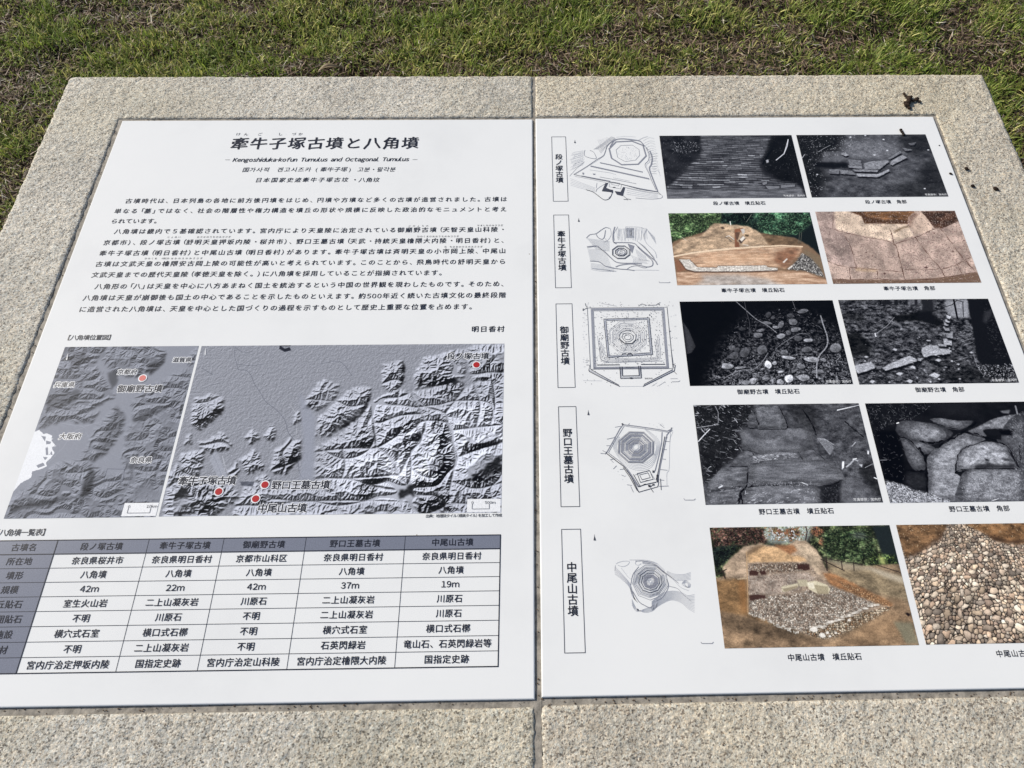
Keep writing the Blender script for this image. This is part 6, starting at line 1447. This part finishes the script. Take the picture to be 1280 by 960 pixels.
def gh(x, y):
    e = np.minimum(np.minimum(x - GX0, GX1 - x), np.minimum(y - GY0, GY1 - y)); k = np.clip(e / .3, 0, 1)
    return (samp(gn, x, y) - .5) * .045 * k
N = 200
xs, ys = np.linspace(GX0, GX1, N), np.linspace(GY0, GY1, N)
X, Y = np.meshgrid(xs, ys); Z = gh(X, Y)
V = np.c_[X.ravel(), Y.ravel(), Z.ravel()]; i = np.arange(N * N).reshape(N, N)
F = np.c_[i[:-1, :-1].ravel(), i[:-1, 1:].ravel(), i[1:, 1:].ravel(), i[1:, :-1].ravel()]
far = np.array([(-600, -600, 0), (600, -600, 0), (600, 600, 0), (-600, 600, 0), (GX0, GY0, 0), (GX1, GY0, 0), (GX1, GY1, 0), (GX0, GY1, 0)], float)
n0 = len(V); V = np.vstack([V, far])
R = np.array([(n0, n0 + 1, n0 + 5, n0 + 4), (n0 + 1, n0 + 2, n0 + 6, n0 + 5), (n0 + 2, n0 + 3, n0 + 7, n0 + 6), (n0 + 3, n0, n0 + 4, n0 + 7)])
F = np.vstack([F, R])
M_FAR = simple_mat('distant_turf', (.105, .120, .042), .95, .45, 24., .02, .1)
g = fast_mesh('ground', V, F.ravel(), [4] * len(F), [M_SOIL, M_FAR], None, smooth=True)
mi = np.zeros(len(F), dtype=np.int32); mi[-4:] = 1; g.data.polygons.foreach_set('material_index', mi)
tag(g, 'bare brown earth showing through the lawn', None, None, 'structure')

def blade_mat():
    m, nt, b = new_mat('grass_blades')
    at = nt.nodes.new('ShaderNodeAttribute'); at.attribute_name = 'tint'
    nt.links.new(at.outputs['Color'], b.inputs['Base Color'])
    b.inputs['Roughness'].default_value = .55; b.inputs['Specular IOR Level'].default_value = .35
    tr = nt.nodes.new('ShaderNodeBsdfTranslucent'); nt.links.new(at.outputs['Color'], tr.inputs['Color'])
    mx = nt.nodes.new('ShaderNodeMixShader'); mx.inputs[0].default_value = .35
    out = nt.nodes['Material Output']
    nt.links.new(b.outputs[0], mx.inputs[1]); nt.links.new(tr.outputs[0], mx.inputs[2]); nt.links.new(mx.outputs[0], out.inputs[0])
    return m
M_BLADE = blade_mat()
def lawn():
    r = np.random.default_rng(77)
    n = 500000
    x = r.uniform(-2.1, 2.1, n); y = r.uniform(-.9, 1.75, n)
    hide = (np.abs(x) < .60) & (y < .12) & (y > -.85)
    p_ = samp(pt, x, y); q = samp(noise(241, 241, 5, 5, 3, 64, .6), x, y)
    x, y, p_, q = x[~hide], y[~hide], p_[~hide], q[~hide]; n = len(x)
    dens = np.clip((p_ * .55 + q * .45 - .375) * 4.5, 0, 1)
    kind = r.random(n)
    green = kind < .24 + .52 * dens
    keep = green | (r.random(n) < .50)
    x, y, dens, green = x[keep], y[keep], dens[keep], green[keep]; n = len(x)
    L = np.where(green, r.uniform(.012, .036, n) * (.6 + .5 * dens), r.uniform(.010, .034, n))
    tuft = samp(noise(241, 241, 3, 3, 2, 90), x, y)
    L *= .8 + .5 * tuft
    W = np.where(green, r.uniform(.0020, .0040, n), r.uniform(.0012, .0030, n))
    az = r.uniform(0, 2 * math.pi, n) + 0
    tilt = np.where(green, np.abs(r.normal(.80, .45, n)), r.normal(1.38, .14, n)); tilt = np.clip(tilt, .05, 1.52)   # from the vertical
    curl = np.where(green, r.uniform(.2, .9, n), r.normal(0, .25, n))
    base = gh(x, y) + np.where(green, 0, r.uniform(0, .008, n))
    hx, hy = np.cos(az), np.sin(az); sx, sy = -hy, hx
    tw = r.uniform(-.8, .8, n)
    S = 3
    P = np.stack([x, y, base], 1); rings = []
    ang = tilt.copy(); w0 = W
    for k in range(S + 1):
        wk = w0 * (1, .95, .7, .04)[k] / 2
        side = np.stack([sx * np.cos(tw), sy * np.cos(tw), np.sin(tw) * .8], 1) * wk[:, None]
        rings.append((P - side, P + side))
        st = L / S
        P = P + np.stack([hx * np.sin(ang) * st, hy * np.sin(ang) * st, np.cos(ang) * st], 1)
        P[:, 2] = np.maximum(P[:, 2], gh(P[:, 0], P[:, 1]) + .0012)
        ang = np.clip(ang + curl / S, .02, 1.75)
    pts = np.stack([rings[0][0], rings[0][1], rings[1][0], rings[1][1], rings[2][0], rings[2][1], (rings[3][0] + rings[3][1]) / 2], 1)    # n,7,3
    V = pts.reshape(-1, 3)
    b = np.arange(n)[:, None] * 7
    Q = np.concatenate([b + [0, 1, 3, 2], b + [2, 3, 5, 4]], 1).reshape(-1, 4); T = b + [4, 5, 6]
    loops = np.concatenate([Q.ravel(), T.ravel()]); cnt = np.r_[np.full(len(Q), 4), np.full(len(T), 3)]
    o = fast_mesh('grass', V, loops, cnt, M_BLADE, None, smooth=True)
    g1, g2, g3 = np.array([.36, .44, .085]), np.array([.155, .23, .045]), np.array([.58, .55, .19])
    s1, s2, s3 = np.array([.48, .36, .25]), np.array([.20, .13, .095]), np.array([.75, .68, .56])
    a = r.random(n)[:, None]; c = r.random(n)[:, None]
    pg = samp(noise(241, 241, 18, 18, 3, 95), x, y)[:, None]
    G = g2 * (1 - a) + g1 * a; G = np.where(c > .80 - .25 * (pg > .52), g3 * (.6 + .6 * a), G)
    D = s2 * (1 - a) + s1 * a; D = np.where(c > .93, s3, D); D = np.where(c < .25, s2 * .55, D)
    col = np.where(green[:, None], G, D) * r.uniform(.6, 1.35, n)[:, None]
    rgba = np.ones((n, 7, 4), np.float32); rgba[..., :3] = col[:, None, :]
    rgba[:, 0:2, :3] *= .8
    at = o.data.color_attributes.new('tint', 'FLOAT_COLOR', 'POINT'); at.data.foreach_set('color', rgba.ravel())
    return o
gr = lawn()
tag(gr, 'short patchy lawn of green and straw coloured blades behind the slabs', 'grass', None, 'stuff')

# a curled dry leaf just beyond the slab
M_LEAF = simple_mat('dry_leaf', (.30, .225, .13), .6, .25, 90., .0004)
def dry_leaf(cx, cy, L=.075, W=.017, rot=.15):
    n, m_ = 14, 5; V = []; F = []
    for i in range(n + 1):
        t = i / n; w = W * math.sin(math.pi * t ** .8) ** .8 + .0004
        for j in range(m_):
            s_ = j / (m_ - 1) * 2 - 1
            V.append(((t - .5) * L, s_ * w / 2 * .9, .012 + .010 * math.sin(t * 3.0) + .006 * abs(s_) ** 1.5 * (w / W) + .001 * math.sin(9 * t + j)))
    for i in range(n):
        for j in range(m_ - 1):
            a = i * m_ + j; F.append((a, a + 1, a + m_ + 1, a + m_))
    o = mesh_obj('dry_leaf', V, F, M_LEAF, None, None, True)
    o.location = (cx, cy, float(gh(np.array([cx]), np.array([cy]))[0]) + .006); o.rotation_euler = (.0, .0, rot)
    so_ = o.modifiers.new('thickness', 'SOLIDIFY'); so_.thickness = .0005
    return o
def on_lawn(x, y):
    R_ = cam_o.rotation_euler.to_matrix(); d = R_ @ Vector(((x - 690.73) / 961.16, -(y - 477.66) / 961.16, -1)); t = -(cam_o.location.z - .02) / d.z
    return cam_o.location + d * t
q = on_lawn(411, 82); lf = dry_leaf(q.x, q.y, .066, .015, .22)
tag(lf, 'pale brown dry leaf lying in the grass close behind the left slab', 'dry leaf')
q = on_lawn(600, 57); lf = dry_leaf(q.x, q.y, .022, .009, -.6)
tag(lf, 'small whitish leaf fragment in the grass left of the joint', 'dry leaf')
